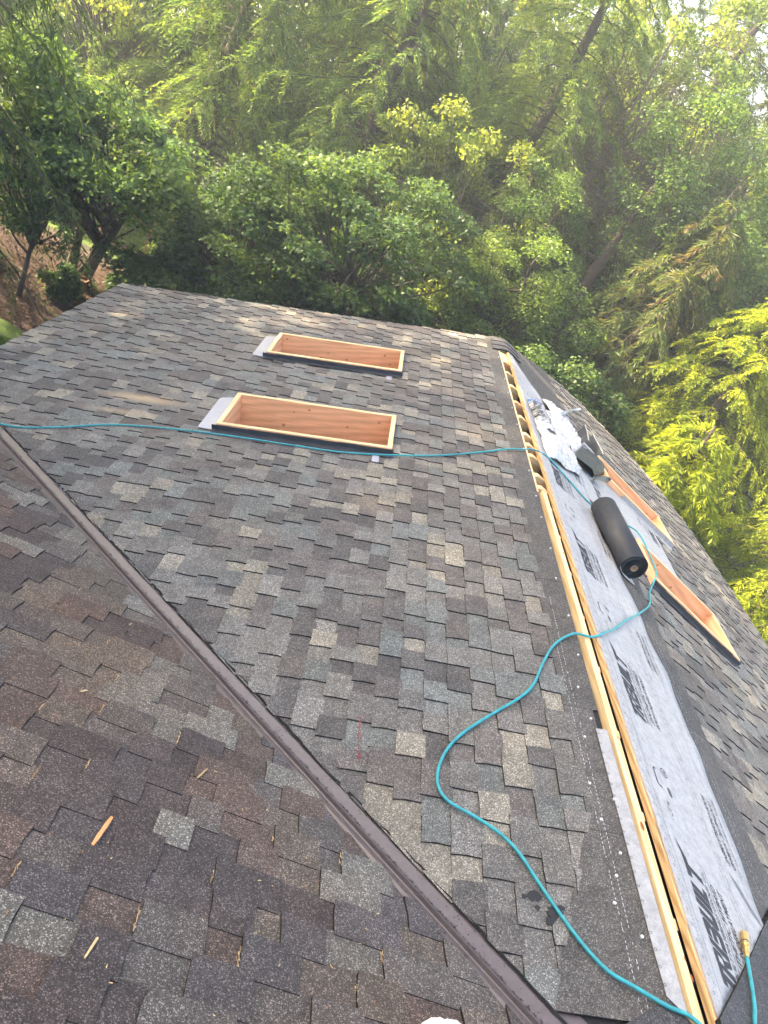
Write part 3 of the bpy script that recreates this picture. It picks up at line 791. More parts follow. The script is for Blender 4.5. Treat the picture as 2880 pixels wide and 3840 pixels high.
# long guide lines, nail circles and dashes
def rule(s, y0, y1, wd, mat, nm):
    mb = MB(); n = int((y1 - y0) / .06)
    for j in range(n):
        a, b = y0 + (y1 - y0) * j / n, y0 + (y1 - y0) * (j + 1) / n
        if s > und_edge((a + b) / 2) - .01: break
        mb.poly([on_sheet(s - wd, a, .001), on_sheet(s + wd, a, .001), on_sheet(s + wd, b, .001), on_sheet(s - wd, b, .001)])
    mb.build(nm, mat, und)
rule(.074, 1.06, 7.4, .0008, M_INK, 'printed_guide_line'); rule(.086, 1.72, 2.2, .0006, M_INKFADE, 'printed_guide_line'); rule(.082, 3.0, 3.6, .0006, M_INKFADE, 'printed_guide_line')
rule(.428, 1.36, 7.0, .0007, M_INK, 'printed_guide_line'); rule(.462, 1.40, 7.0, .0007, M_INK, 'printed_guide_line'); rule(.606, 1.53, 4.4, .0007, M_INKFADE, 'printed_guide_line')
mb = MB()
def ring(mb, s, y, r, wd, fn=on_sheet):
    for t in range(8):
        a, b = t * .785, (t + 1) * .785
        mb.poly([fn(s + r * math.cos(a), y + r * math.sin(a)), fn(s + r * math.cos(b), y + r * math.sin(b)), fn(s + (r - wd) * math.cos(b), y + (r - wd) * math.sin(b)), fn(s + (r - wd) * math.cos(a), y + (r - wd) * math.sin(a))])
y = 1.07
while y < 7.2:
    ring(mb, .030, y, .0055, .0016)
    if y > 1.38: ring(mb, .445, y, .005, .0015)
    y += .052
y = 1.05
while y < 7.2:
    for s in (.044, .050) if int(y * 10) % 3 == 0 else (.047,): mb.poly([on_sheet(s - .0007, y), on_sheet(s + .0007, y), on_sheet(s + .0007, y + .007), on_sheet(s - .0007, y + .007)])
    y += .013
o = mb.build('printed_nail_marks', M_INK, und); o['kind'] = 'stuff'
for k in range(7):       # watermark arcs near the cut corner
    stroke([(.60 - .008 * k + .055 * math.cos(t * .2 + .9), 1.59 + .006 * k + .11 * math.sin(t * .2 - .9)) for t in range(9)], .0010, M_INKFADE, 'printed_arc')

# short strip on the left of the beam
ul = empty('underlayment', LP(.11, 1.5, 0), 'narrow white underlayment strip left of the pale ridge beam', 'underlayment')
mb = MB()
pts = [(.088, .975), (.139, 1.03), (.142, 1.2), (.140, 1.5), (.141, 1.8), (.140, 2.075), (.091, 2.075), (.089, 1.6)]
mb.prism(pts, lambda s, v: .0095, lambda s, v: .0075, LP, side=(1, 1, 1)); mb.build('sheet', M_UNDER, ul)
mb = MB(); y = 1.06
while y < 2.05:
    ring(mb, .136, y, .005, .0015, lambda s, v: LP(s, v, .0105)); y += .052
o = mb.build('printed_nail_marks', M_INK, ul); o['kind'] = 'stuff'

# wide piece between and beyond the right curbs
u2 = empty('underlayment', RP(1.4, 5.6, 0), 'pale grey underlayment patch between the two right skylight boxes', 'underlayment')
mb = MB()
for hole_part in [(.62, 2.00, 5.03, 6.105), (.62, 1.185, 6.105, 6.735), (.62, 1.86, 6.735, 7.02)]:
    a, b, c_, d = hole_part; n = 8
    for i in range(n):
        for j in range(n):
            s0, s1_, y0_, y1_ = a + (b - a) * i / n, a + (b - a) * (i + 1) / n, c_ + (d - c_) * j / n, c_ + (d - c_) * (j + 1) / n
            mb.poly([RP(s, y, uh(s, y) + .003) for s, y in ((s0, y0_), (s1_, y0_), (s1_, y1_), (s0, y1_))])
# turned up against the near face of the far curb
for i in range(10):
    a, b = 1.45 + .085 * i, 1.45 + .085 * (i + 1)
    g = lambda s, h: RP(s, 6.108 - .010 * (h < .03) , h)
    mb.poly([RP(a, 6.04, uh(a, 6.04) + .004), RP(b, 6.04, uh(b, 6.04) + .004), RP(b, 6.114, .02), RP(a, 6.114, .02)])
    mb.poly([RP(a, 6.114, .02), RP(b, 6.114, .02), RP(b, 6.1165, .058 + .004 * math.sin(i)), RP(a, 6.1165, .058 + .004 * math.sin(i - 1))])
mb.build('sheet', M_UNDER, u2, smooth=False)
f2 = lambda s, y: RP(s, y, uh(s, y) + .0045)
put_text('printed_line', 'SYNTHETIC', 5.98, 5.98 - .22, 1.75, 1.79, M_INK, parent=u2, fn=f2); put_text('printed_line', 'ROOF', 5.98, 5.98 - .12, 1.66, 1.70, M_INK, parent=u2, fn=f2)
put_text('printed_logo', 'TRI-BUILT', 5.99, 5.70, 1.84, 1.93, M_INK, bold=.03, parent=u2, fn=f2)
put_logo(5.15, 5.62, .93, .84, fn=lambda s, y, k=0: RP(s, y, uh(s, y) + .0040 + k * .3), parent=u2)

# ================================================================== HOSE
hose = empty('air_hose', LP(.5, 2.2, 0), 'bright teal air hose winding over the roof and across the ridge', 'hose')
def cat(P, n=10):
    P = [Vector(p) for p in P]; P = [P[0] * 2 - P[1]] + P + [P[-1] * 2 - P[-2]]; o = []
    for i in range(1, len(P) - 2):
        a, b, c, d = P[i - 1:i + 3]
        for k in range(n):
            t = k / n; o.append(.5 * ((2 * b) + (c - a) * t + (2 * a - 5 * b + 4 * c - d) * t * t + (3 * b - a - 3 * c + d) * t ** 3))
    o.append(P[-2]); return o
HR = .0065; HB = HR + .0135
hp = [OP(4.6, 3.75, HB), OP(4.05, 3.80, HB + .006)]
hp += [LP(s, y, HB) for s, y in [(3.807, 4.09), (3.509, 4.159), (3.172, 4.332), (2.774, 4.404), (2.333, 4.427), (1.886, 4.420), (1.512, 4.425), (1.104, 4.512), (.805, 4.612), (.492, 4.775), (.271, 4.91), (.14, 4.95)]]
hp += [(-.06, 4.985, -.004)]
hp += [RP(s, y, HB - .004) for s, y in [(.06, 5.00), (.181, 4.996), (.38, 4.925), (.549, 4.868), (.725, 4.936), (.95, 5.12)]]
hp += [RP(1.13, 5.19, .030), RP(1.225, 5.16, .066), RP(1.272, 5.05, .0755), RP(1.262, 4.85, .0755), RP(1.235, 4.60, .0755), RP(1.17, 4.40, .074)]
hp += [RP(s, y, HB) for s, y in [(1.04, 4.12), (.98, 3.98), (.91, 3.835), (.75, 3.62), (.59, 3.425), (.40, 3.20), (.208, 2.957), (.06, 2.79)]]
hp += [(-.035, 2.70, .000)]
hp += [LP(s, y, HB) for s, y in [(.129, 2.695), (.241, 2.593), (.322, 2.441), (.387, 2.286), (.459, 2.188), (.588, 2.069), (.72, 1.941), (.789, 1.846), (.827, 1.748), (.832, 1.66), (.793, 1.596), (.695, 1.545), (.611, 1.493), (.55, 1.43), (.504, 1.349), (.46, 1.272), (.411, 1.193), (.363, 1.126), (.308, 1.071), (.235, 1.036), (.149, .996)]]
hp += [LP(.085, .972, HB + .004), (-.02, .90, .016), RP(.05, .86, .024), RP(.12, .88, .024), RP(.165, .96, .024), RP(.205, 1.045, .024), RP(.246, 1.105, .024), RP(.284, 1.182, .024), RP(.318, 1.255, .023), RP(.336, 1.293, .022)]
mb = MB(); mb.tube(cat(hp, 8), HR, 10); mb.build('hose_tube', M_HOSE, hose, smooth=True)
c0 = Vector(RP(.334, 1.288, .021)); c1 = Vector(RP(.388, 1.395, .023)); dv = c1 - c0
cp = MB(); sg = [(0, .0085), (.20, .0085), (.22, .0115), (.42, .0115), (.44, .0135), (.46, .0150), (.70, .0150), (.72, .0140), (.97, .0140), (1.0, .0115)]
cp.tube([c0 + dv * t for t, _ in sg], [r for _, r in sg], 14); cpo = cp.build('coupler', M_BRASS, hose, smooth=False); cpo['label'] = 'brass quick coupler on the hose end'
cb = MB(); cb.tube([c0 + dv * .985, c0 + dv * 1.003], .0075, 10); cb.build('socket', M_DARK, cpo)
cb = MB(); cb.tube([c0 + dv * .56, c0 + dv * .60], .0156, 14); cb.build('collar_ring', M_DARKMETAL, cpo)

# ================================================================== FELT ROLL
ra, rb = Vector(RP(.705, 3.985, .092)), Vector(RP(.622, 4.74, .092))
roll = empty('underlayment_roll', tuple((ra + rb) / 2), 'thick black roll of underlayment felt lying on the printed strip', 'roll')
ax = (rb - ra).normalized(); sv = (Vector(RP(1, 0, 0)) - Vector(RP(0, 0, 0))); sv = (sv - ax * sv.dot(ax)).normalized(); uv_ = sv.cross(ax); uv_ = uv_ if uv_.z > 0 else -uv_
def roll_pt(c, r, a): return c + sv * (r * math.cos(a)) + uv_ * (r * math.sin(a))
mb = MB(); NA = 90; turns = 3.0
rows = []
for i in range(NA + 1):
    t = i / NA; a = -2.35 - t * 2 * math.pi * turns + .0
    r = .089 - .006 * t
    if t < .24: r += .030 * max(0, math.cos((t - .075) / .24 * math.pi * 1.1)) * (1 - t / .24)
    rows.append((mb.vert(roll_pt(ra, r, a)), mb.vert(roll_pt(rb, r, a))))
for i in range(NA): mb.face((rows[i][0], rows[i][1], rows[i + 1][1], rows[i + 1][0]))
o = mb.build('outer_wrap', M_FELT, roll, smooth=True); mod = o.modifiers.new('t', 'SOLIDIFY'); mod.thickness = .0025
mb = MB(); n = 40
for k, (r0, r1) in enumerate([(.026, .040), (.0405, .054), (.0545, .064), (.0645, .074), (.0745, .0835)]):
    for c, d in ((ra + ax * (.006 + .004 * (k % 2)), 1), (rb - ax * (.006 + .003 * (k % 2)), -1)):
        A = [mb.vert(roll_pt(c, r0, 2 * math.pi * i / n)) for i in range(n)]; B_ = [mb.vert(roll_pt(c, r1, 2 * math.pi * i / n)) for i in range(n)]
        for i in range(n): mb.face((A[i], A[(i + 1) % n], B_[(i + 1) % n], B_[i]))
    A = [mb.vert(roll_pt(ra, r1, 2 * math.pi * i / n)) for i in range(n)]; B_ = [mb.vert(roll_pt(rb, r1, 2 * math.pi * i / n)) for i in range(n)]
    for i in range(n): mb.face((A[i], A[(i + 1) % n], B_[(i + 1) % n], B_[i]))
mb.build('wound_layers', M_FELT, roll)
mb = MB()
for c in (ra + ax * .004, ra + ax * .004 + ax * .9):
    pass
A = [[mb.vert(roll_pt(ra + ax * z, r, 2 * math.pi * i / 24)) for i in range(24)] for z, r in ((.004, .026), (.002, .0255), (.002, .022), (.30, .022))]
for k in range(3):
    for i in range(24): mb.face((A[k][i], A[k][(i + 1) % 24], A[k + 1][(i + 1) % 24], A[k + 1][i]))
mb.face(A[3]); mb.build('cardboard_core', M_CARD, roll, smooth=True)
mb = MB()   # loose free edge, pale underside, lying on the roof
rows = []
for i in range(9):
    t = i / 8; s = .63 + .20 * t
    h = .012 + .035 * max(0, .35 - t) ** 1.5 * 4
    rows.append((mb.vert(RP(s - .02, 3.975 - .02 * math.sin(t * 3), h)), mb.vert(RP(s - .02 - .10 * .2, 4.16, h))))
for i in range(8): mb.face((rows[i][0], rows[i][1], rows[i + 1][1], rows[i + 1][0]))
o = mb.build('loose_edge', M_UNDER, roll, smooth=True); o['label'] = 'pale underside of the loose free edge'; mod = o.modifiers.new('t', 'SOLIDIFY'); mod.thickness = .002

# ================================================================== WRAPPERS
def wrapper(label, quad, hfun, colfun, loc, nu=40, nv=110, seed=1):
    wz = empty('shingle_wrapper', loc, label, 'plastic wrapper', 'torn white shingle wrappers')
    mb = MB(); rr = np.random.default_rng(seed); ph = rr.uniform(0, 6.28, (14,)); fr = rr.uniform(5, 42, (14, 2)) * rr.choice([-1, 1], (14, 2))
    def crumple(u, v): return sum(abs(math.sin(fr[k, 0] * u * .5 + fr[k, 1] * v * .6 + ph[k])) * (.011 / (1 + k * .30)) for k in range(14)) - .02
    (TL, TR, BR, BL) = quad; gr = []
    for j in range(nv + 1):
        row = []
        for i in range(nu + 1):
            u, v = i / nu, j / nv
            jx = .012 * math.sin(v * 17 + ph[0]) + .008 * math.sin(v * 41 + ph[1])
            s = (TL[0] * (1 - u) + TR[0] * u) * (1 - v) + (BL[0] * (1 - u) + BR[0] * u) * v + jx * (2 * u - 1)
            y = (TL[1] * (1 - u) + TR[1] * u) * (1 - v) + (BL[1] * (1 - u) + BR[1] * u) * v + .02 * math.sin(u * 9 + ph[2]) * (1 if v in (0, 1) else 0)
            h = hfun(u, v); h = .010 + max(0, h + crumple(u, v) * min(1, h / .03 + .15))
            row.append(mb.vert(RP(s, y, h)))
        gr.append(row)
    for j in range(nv):
        for i in range(nu): mb.face((gr[j][i], gr[j][i + 1], gr[j + 1][i + 1], gr[j + 1][i]), colfun((i + .5) / nu, (j + .5) / nv))
    o = mb.build('film', M_PLASTIC, wz); o.modifiers.new('t', 'SOLIDIFY').thickness = .0015
    return wz, (lambda u, v: tuple(Vector(mb.v[gr[min(nv, max(0, int(v * nv)))][min(nu, max(0, int(u * nu)))]]) + Vector((0, 0, .004))))
def h1(u, v):
    a = math.sqrt(max(0, 1 - ((u - .24) / .24) ** 2)) * .058 if u < .48 else 0
    b = math.sqrt(max(0, 1 - ((u - .74) / .28) ** 2)) * .040
    return max(a, b) * min(1, v * 9 + .25, (1 - v) * 7 + .2)
qk = random.Random(8)
def c1f(u, v):
    if u < .46:
        if v < .13: return (.05, .20, .62) if qk.random() < .80 else (.75, .82, .92)
        if v < .40: return (.10, .105, .115) if (abs(u - .26) > .10 and qk.random() < .75) else (.62, .63, .65)
        if v < .52: return (.85, .85, .86) if qk.random() < .8 else (.25, .26, .28)
        if .60 < v < .65 and .08 < u < .34: return (.05, .045, .045)
    elif qk.random() < .22: return (.66, .68, .70)
    return (.98, .98, .98)
wr1, at1 = wrapper('white plastic wrapper with a blue end and black print, nearest the ridge', ((.075, 6.32), (.47, 6.50), (.615, 5.36), (.10, 5.02)), h1, c1f, RP(.3, 5.7, .02), seed=4)
put = MB()
def h2(u, v):
    a = math.sqrt(max(0, 1 - ((u - .25) / .26) ** 2)) * .050
    b = math.sqrt(max(0, 1 - ((u - .80) / .22) ** 2)) * .046
    return max(a, b, .004) * min(1, v * 6 + .3, (1 - v) * 8 + .2)
def c2f(u, v):
    if .50 < u < .58 and v > .30: return (.03, .03, .035)
    if u > .75 and .78 < v < .95: return (.12, .16, .25) if qk.random() < .6 else (.8, .82, .85)
    if qk.random() < .12: return (.70, .71, .73)
    return (.98, .98, .98)
wr2, at2 = wrapper('white torn plastic wrapper with a raised flap, beside the bent flashings', ((.40, 6.93), (.72, 7.12), (.93, 6.30), (.66, 5.86)), h2, c2f, RP(.7, 6.6, .02), seed=9)
mb = MB()   # raised flap
rows = []
for i in range(13):
    t = i / 12
    ctr = Vector(RP(.60 + .26 * t, 6.78 + .36 * t, .05 + .16 * t ** .8)); wd = .10 * (1 - t) ** .8 + .006
    up = Vector((.15, -.35, .9)).normalized()
    rows.append((mb.vert(ctr - up * wd * .7 + Vector((.01 * math.sin(t * 14), 0, 0))), mb.vert(ctr + Vector((.02 * math.sin(t * 9), -.02, 0))), mb.vert(ctr + up * wd * .35)))
for i in range(12):
    for k in range(2): mb.face((rows[i][k], rows[i][k + 1], rows[i + 1][k + 1], rows[i + 1][k]), (.98, .98, .98))
o = mb.build('torn_flap', M_PLASTIC, wr2); o.modifiers.new('t', 'SOLIDIFY').thickness = .002

# ================================================================== BENT FLASHINGS beside the far right curb
def bent(name, label, rows_, mat, edge=None, thick=.0018):
    p0 = rows_[0][0]; e = empty(name, RP(*p0), label, 'metal flashing', 'charcoal metal flashings in a pile')
    mb = MB(); g = [[mb.vert(RP(*p)) for p in r] for r in rows_]
    for i in range(len(g) - 1):
        for j in range(len(g[0]) - 1): mb.face((g[i][j], g[i][j + 1], g[i + 1][j + 1], g[i + 1][j]))
    o = mb.build('folded_sheet', mat, e); o.modifiers.new('t', 'SOLIDIFY').thickness = thick
    if edge:
        m2 = MB(); m2.tube([RP(*p) for p in edge], .006, 6); m2.build('bare_edge', M_SILVER, e)
    return e
bent('saddle_flashing', 'wide flat charcoal saddle flashing lying upslope of the far right skylight box',
     [[(.50, 5.60, .012), (.53, 5.63, .072), (.80, 5.72, .080), (.90, 5.80, .045), (.91, 5.80, .012)],
      [(.66, 5.98, .012), (.70, 6.02, .078), (.98, 6.08, .084), (1.13, 6.16, .050), (1.14, 6.16, .012)],
      [(.84, 6.36, .012), (.88, 6.40, .080), (1.16, 6.44, .084), (1.34, 6.50, .052), (1.35, 6.50, .012)]], M_DARKMETAL)
bent('saddle_flashing', 'grey folded end piece of flashing nearest the black roll',
     [[(.80, 5.58, .012), (.84, 5.60, .060), (1.02, 5.80, .066), (1.20, 6.06, .030)],
      [(.86, 5.68, .014), (.90, 5.70, .072), (1.08, 5.92, .074), (1.26, 6.16, .034)],
      [(.90, 5.75, .016), (.94, 5.78, .088), (1.12, 6.00, .090), (1.17, 6.02, .092)]], M_GREYD)
bent('step_flashing_sheet', 'upright charcoal flashing sheet with a bare silver edge, left of its twin',
     [[(.80, 6.30, .085), (.81, 6.27, .160)], [(.87, 6.58, .085), (.875, 6.57, .165)], [(.95, 6.90, .020), (.93, 6.86, .160)]], M_DARKMETAL, edge=[(.81, 6.27, .161), (.875, 6.57, .166), (.93, 6.86, .161)])
bent('step_flashing_sheet', 'upright charcoal flashing sheet with a bare silver edge, touching the far right skylight box',
     [[(1.07, 6.42, .086), (1.09, 6.39, .150)], [(1.08, 6.66, .060), (1.095, 6.64, .150)], [(1.09, 6.94, .020), (1.10, 6.91, .145)]], M_DARKMETAL, edge=[(1.09, 6.39, .151), (1.095, 6.64, .151), (1.10, 6.91, .146)])

# ================================================================== SMALL DEBRIS ON THE OLD SLOPE
def sliver(label, a, b, wd, th, col, name='wood_sliver'):
    fn = lambda x, y, h: (x, y, -(y - Y0) * TT + h / CT)
    A, B_ = Vector((a[0], a[1], 0)), Vector((b[0], b[1], 0)); d = (B_ - A); L = d.length; d.normalize(); n = Vector((-d.y, d.x, 0)); rr = random.Random(int(a[0] * 1000))
    mb = MB(); k = 6; T_, Bt = [], []
    for i in range(k + 1):
        c = A + d * L * i / k; wv = wd * (1 - .35 * (i in (0, k)) + rr.uniform(-.15, .15)); h = .0155 + .002 * math.sin(i)
        T_.append((mb.vert(fn(*(c + n * wv).xy, h + th), (i * L / k, 0, 0)), mb.vert(fn(*(c - n * wv).xy, h + th), (i * L / k, .02, 0)))); Bt.append((mb.vert(fn(*(c + n * wv).xy, h)), mb.vert(fn(*(c - n * wv).xy, h))))
    for i in range(k):
        mb.face((T_[i][0], T_[i + 1][0], T_[i + 1][1], T_[i][1]), col); mb.face((T_[i][0], Bt[i][0], Bt[i + 1][0], T_[i + 1][0]), col); mb.face((T_[i][1], T_[i + 1][1], Bt[i + 1][1], Bt[i][1]), col)
    mb.face((T_[0][0], T_[0][1], Bt[0][1], Bt[0][0]), col); mb.face((T_[k][0], Bt[k][0], Bt[k][1], T_[k][1]), col)
    return tag(mb.build(name, M_WOOD if th > .003 else M_STRAW, None, origin=fn((a[0] + b[0]) / 2, (a[1] + b[1]) / 2, .015)), label, 'wood sliver')
sliver('flat orange wood sliver, largest scrap on the old brown shingles', (-1.841, 1.100), (-1.857, .985), .0055, .004, (1.0, .82, .60))
sliver('slim straw coloured splinter against a tab edge below the orange sliver', (-1.757, .742), (-1.768, .686), .0028, .0025, (1.2, 1.2, 1.1))
sliver('small grey twig lying on the old shingles between the orange sliver and the valley', (-1.62, 1.45), (-1.645, 1.385), .0026, .0028, (.8, .75, .7), 'twig')
sliver('pale short splinter above the orange sliver near the left edge', (-2.10, 1.62), (-2.12, 1.60), .0028, .0025, (1.3, 1.3, 1.3), 'wood_sliver')
mb = MB(); rr = random.Random(17)
fo = lambda x, y, h: (x, y, -(y - Y0) * TT + h / CT)
for it in items_o:       # straw packed along the left edges of raised tabs
    p = it[0]
    if it[3] > 0 and view_size(FO, p) > 0 and rr.random() < .24 and len(p) >= 8:
        v1 = max(q[1] for q in p); su, sb = it[1], it[2]; n = rr.randint(4, 20)
        a0 = rr.uniform(0, .5); a1 = rr.uniform(.5, 1)
        for k in range(n):
            t = su + (sb - su) * rr.uniform(a0, a1); v = v1 + abs(rr.gauss(.0005, .0022)); a = rr.gauss(0, .22); L = rr.uniform(.003, .010); wd = rr.uniform(.0005, .0012)
            c = rr.choice([(1, 1, 1), (1.3, 1.25, 1.1), (.55, .5, .45), (.8, .7, .6)])
            d = (math.sin(a) * L, math.cos(a) * L); nn = (math.cos(a) * wd, -math.sin(a) * wd); h = rr.uniform(.007, .013)
            mb.poly([OP(v + d[0] + nn[0], t + d[1] + nn[1], h), OP(v + d[0] - nn[0], t + d[1] - nn[1], h), OP(v - d[0] - nn[0], t - d[1] - nn[1], h + .001), OP(v - d[0] + nn[0], t - d[1] + nn[1], h + .001)], c)
for k in range(70):
    v = rr.uniform(.9, 2.6); t = rr.uniform(.25, min(2.2, v - .1)); a = rr.uniform(0, 3.14); L = rr.uniform(.0015, .006); wd = rr.uniform(.0008, .0016); c = rr.choice([(1, .9, .8), (1.4, 1.4, 1.3), (.8, .45, .25)])
    d = (math.sin(a) * L, math.cos(a) * L); nn = (math.cos(a) * wd, -math.sin(a) * wd); h = .0165
    mb.poly([OP(v + d[0] + nn[0], t + d[1] + nn[1], h), OP(v + d[0] - nn[0], t + d[1] - nn[1], h), OP(v - d[0] - nn[0], t - d[1] - nn[1], h), OP(v - d[0] + nn[0], t - d[1] + nn[1], h)], c)
o = mb.build('debris', M_STRAW); tag(o, 'dry straw bits and grit caught along the old shingle edges', 'debris', kind='stuff')
# white crumpled thing at the bottom edge of the picture
mb = MB(); n1, n2 = 14, 10; rr = np.random.default_rng(6); g = []
for i in range(n1 + 1):
    row = []
    for j in range(n2 + 1):
        u, v = i / n1, j / n2 * math.pi
        a = .955 - .26 * u; cx = .02 * math.sin(u * 5)
        rad = .052 * (math.sin(min(1, u * 1.25 + .18) * math.pi / 2)) * (1 - .35 * u) + .004 * math.sin(u * 23 + j)
        row.append(mb.vert((-a, .735 + .02 * u - math.cos(v) * rad * 1.3 + cx, -(.735 - Y0) * TT + .012 + math.sin(v) * rad * (1.25 - .4 * u))))
    g.append(row)
for i in range(n1):
    for j in range(n2): mb.face((g[i][j], g[i + 1][j], g[i + 1][j + 1], g[i][j + 1]))
mb.face(g[0]); mb.face(g[-1])
cl = mb.build('rag', M_CLOTH, None, smooth=True, origin=(-.85, .74, -.13)); tag(cl, 'crumpled white rag at the bottom edge beside the valley flashing', 'rag')

# ================================================================== TREES
def unit(a): return a / np.maximum(np.linalg.norm(a, axis=1, keepdims=True), 1e-9)
def blades(P, D, L, Wd, r):
    """flat tapering blades: base P, direction D, length L, half width Wd"""
    side = unit(np.cross(D, r.normal(size=P.shape)))
    mid = P + D * (L * .45)[:, None]
    V = np.stack([P, mid + side * Wd[:, None], P + D * L[:, None], mid - side * Wd[:, None]], 1).reshape(-1, 3)
    return V, np.arange(len(V)).reshape(-1, 4)
def leaves(P, N, size, r, lobes=1):
    n = len(P); a = unit(np.cross(N, r.normal(size=(n, 3)))); b = np.cross(N, a)
    Vs = []
    for k in range(lobes):
        t = (k - (lobes - 1) / 2) * .95
        d = a * math.cos(t) + b * math.sin(t); e = np.cross(N, d); s = size * (1.0 if t == 0 else .86)
        curl = N * (-.18 * s)[:, None]
        w_ = .40 if lobes == 1 else .27
        Vs.append(np.stack([P, P + d * (s * .5)[:, None] + e * (s * w_)[:, None], P + d * s[:, None] + curl, P + d * (s * .5)[:, None] - e * (s * w_)[:, None]], 1))
    V = np.stack(Vs, 1).reshape(-1, 3)
    return V, np.arange(len(V)).reshape(-1, 4)
def tree_root(name, base, label, cat, group): return empty(name, base, label, cat, group)
def trunk_pts(h, lean, r, k=9, wob=.12):
    ph = r.uniform(0, 6.28, 2); return [(lean[0] * (i / (k - 1)) ** 1.2 + wob * math.sin(i * 1.1 + ph[0]) * i / k, lean[1] * (i / (k - 1)) ** 1.2 + wob * math.cos(i * .9 + ph[1]) * i / k, h * i / (k - 1)) for i in range(k)]
def local(mb, name, mat, root, smooth=True):
    mb.v = [(x + root.location.x, y + root.location.y, z + root.location.z) for x, y, z in mb.v]
    return mb.build(name, mat, root, smooth=smooth)
BARK = (.085, .066, .052)

def conifer(name, base, height, rad, z0, label, group, cols, seed, nb=120, twigs=12, per=16, droop=.55, blade=(.12, .23), bw=(.008, .016), tr=.26, lean=(0, 0), top_pow=.75, dead=0.0, bark=BARK, azf=None, dens_z=1.0):
    """tall conifer with drooping sprays; z0 is where the branches start, all heights above the base"""
    r = np.random.default_rng(seed); root = tree_root(name, base, label, 'conifer', group)
    tp = trunk_pts(height, lean, r); mb = MB(); mb.tube(tp, [tr * (1 - .93 * i / 8) + .012 for i in range(9)], 10, bark); local(mb, 'trunk', M_BARK, root)
    tz = np.array([p[2] for p in tp]); tx = np.array([p[0] for p in tp]); ty = np.array([p[1] for p in tp])
    bm = MB(); Ps, Ds, Ls, Ws, Cs = [], [], [], [], []
    cols = np.array(cols)
    for i in range(nb):
        f = ((i + r.random()) / nb) ** dens_z; z = z0 + (height - z0) * f
        L = rad * (1 - f) ** top_pow * r.uniform(.65, 1.1) + .25
        az = i * 2.399 + r.normal(0, .4) if azf is None else azf(r)
        o = np.array([math.cos(az), math.sin(az), 0]); sd_ = np.array([-o[1], o[0], 0])
        start = np.array([np.interp(z, tz, tx), np.interp(z, tz, ty), z])
        rise = r.uniform(.0, .30); dr = droop * r.uniform(.7, 1.3)
        path = lambda t: start + o * (L * t)[:, None] + np.array([0, 0, 1.0]) * (L * (rise * t - dr * t * t))[:, None] + sd_ * (L * .08 * np.sin(t * 5 + i))[:, None]
        tt = np.linspace(0, 1, 6); bp = path(tt)
        bm.tube(bp.tolist(), [.005 + .008 * L * (1 - t) for t in tt], 3, bark, caps=False)
        m = max(4, int(twigs * (.4 + L / rad)))
        t = r.uniform(.12, 1.0, m) ** .8; B = path(t)
        sgn = r.choice([-1, 1], m)
        td = unit(o[None] * r.uniform(.35, .9, m)[:, None] + sd_[None] * (sgn * r.uniform(.3, 1.0, m))[:, None] + np.array([0, 0, 1.0])[None] * r.normal(-.15, .15, m)[:, None])
        tl = L * r.uniform(.12, .26, m) * (1.15 - .5 * t) + .14
        q = (np.arange(per)[None] + r.uniform(0, 1, (m, per))) / per
        fs = unit(np.cross(td, np.array([[0, 0, 1.0]])) + r.normal(0, .35, (m, 3)))        # plane of the frond
        sg2 = np.where(np.arange(per) % 2 == 0, 1.0, -1.0)[None, :, None]
        P = B[:, None] + td[:, None] * (tl[:, None] * q)[..., None]; P[..., 2] -= (tl[:, None] * q ** 2) * droop * 1.3
        D = td[:, None] * .60 + fs[:, None] * sg2 * .62 + np.array([0, 0, -1.0]) * (droop * (.35 + .9 * q))[..., None] + r.normal(0, .20, (m, per, 3))
        shade = r.uniform(.72, 1.25, m)[:, None, None] * r.uniform(.85, 1.15, (m, per, 1))
        c = cols[r.integers(0, len(cols), m)][:, None] * shade
        if dead: c = np.where(r.random(m)[:, None, None] < dead, np.array([[.17, .125, .065]]) * shade, c)
        Ps.append(P.reshape(-1, 3)); Ds.append(unit(D.reshape(-1, 3))); Ls.append((r.uniform(*blade, (m, per)) * (1.15 - .6 * q)).ravel()); Ws.append(r.uniform(*bw, m * per)); Cs.append(np.broadcast_to(c, (m, per, 3)).reshape(-1, 3))
    V, F = blades(np.concatenate(Ps), np.concatenate(Ds), np.concatenate(Ls), np.concatenate(Ws), r)
    local(bm, 'branches', M_BARK, root)
    np_mesh('crown', V, F, np.repeat(np.concatenate(Cs), 4, 0), M_NEEDLE, root)
    return root

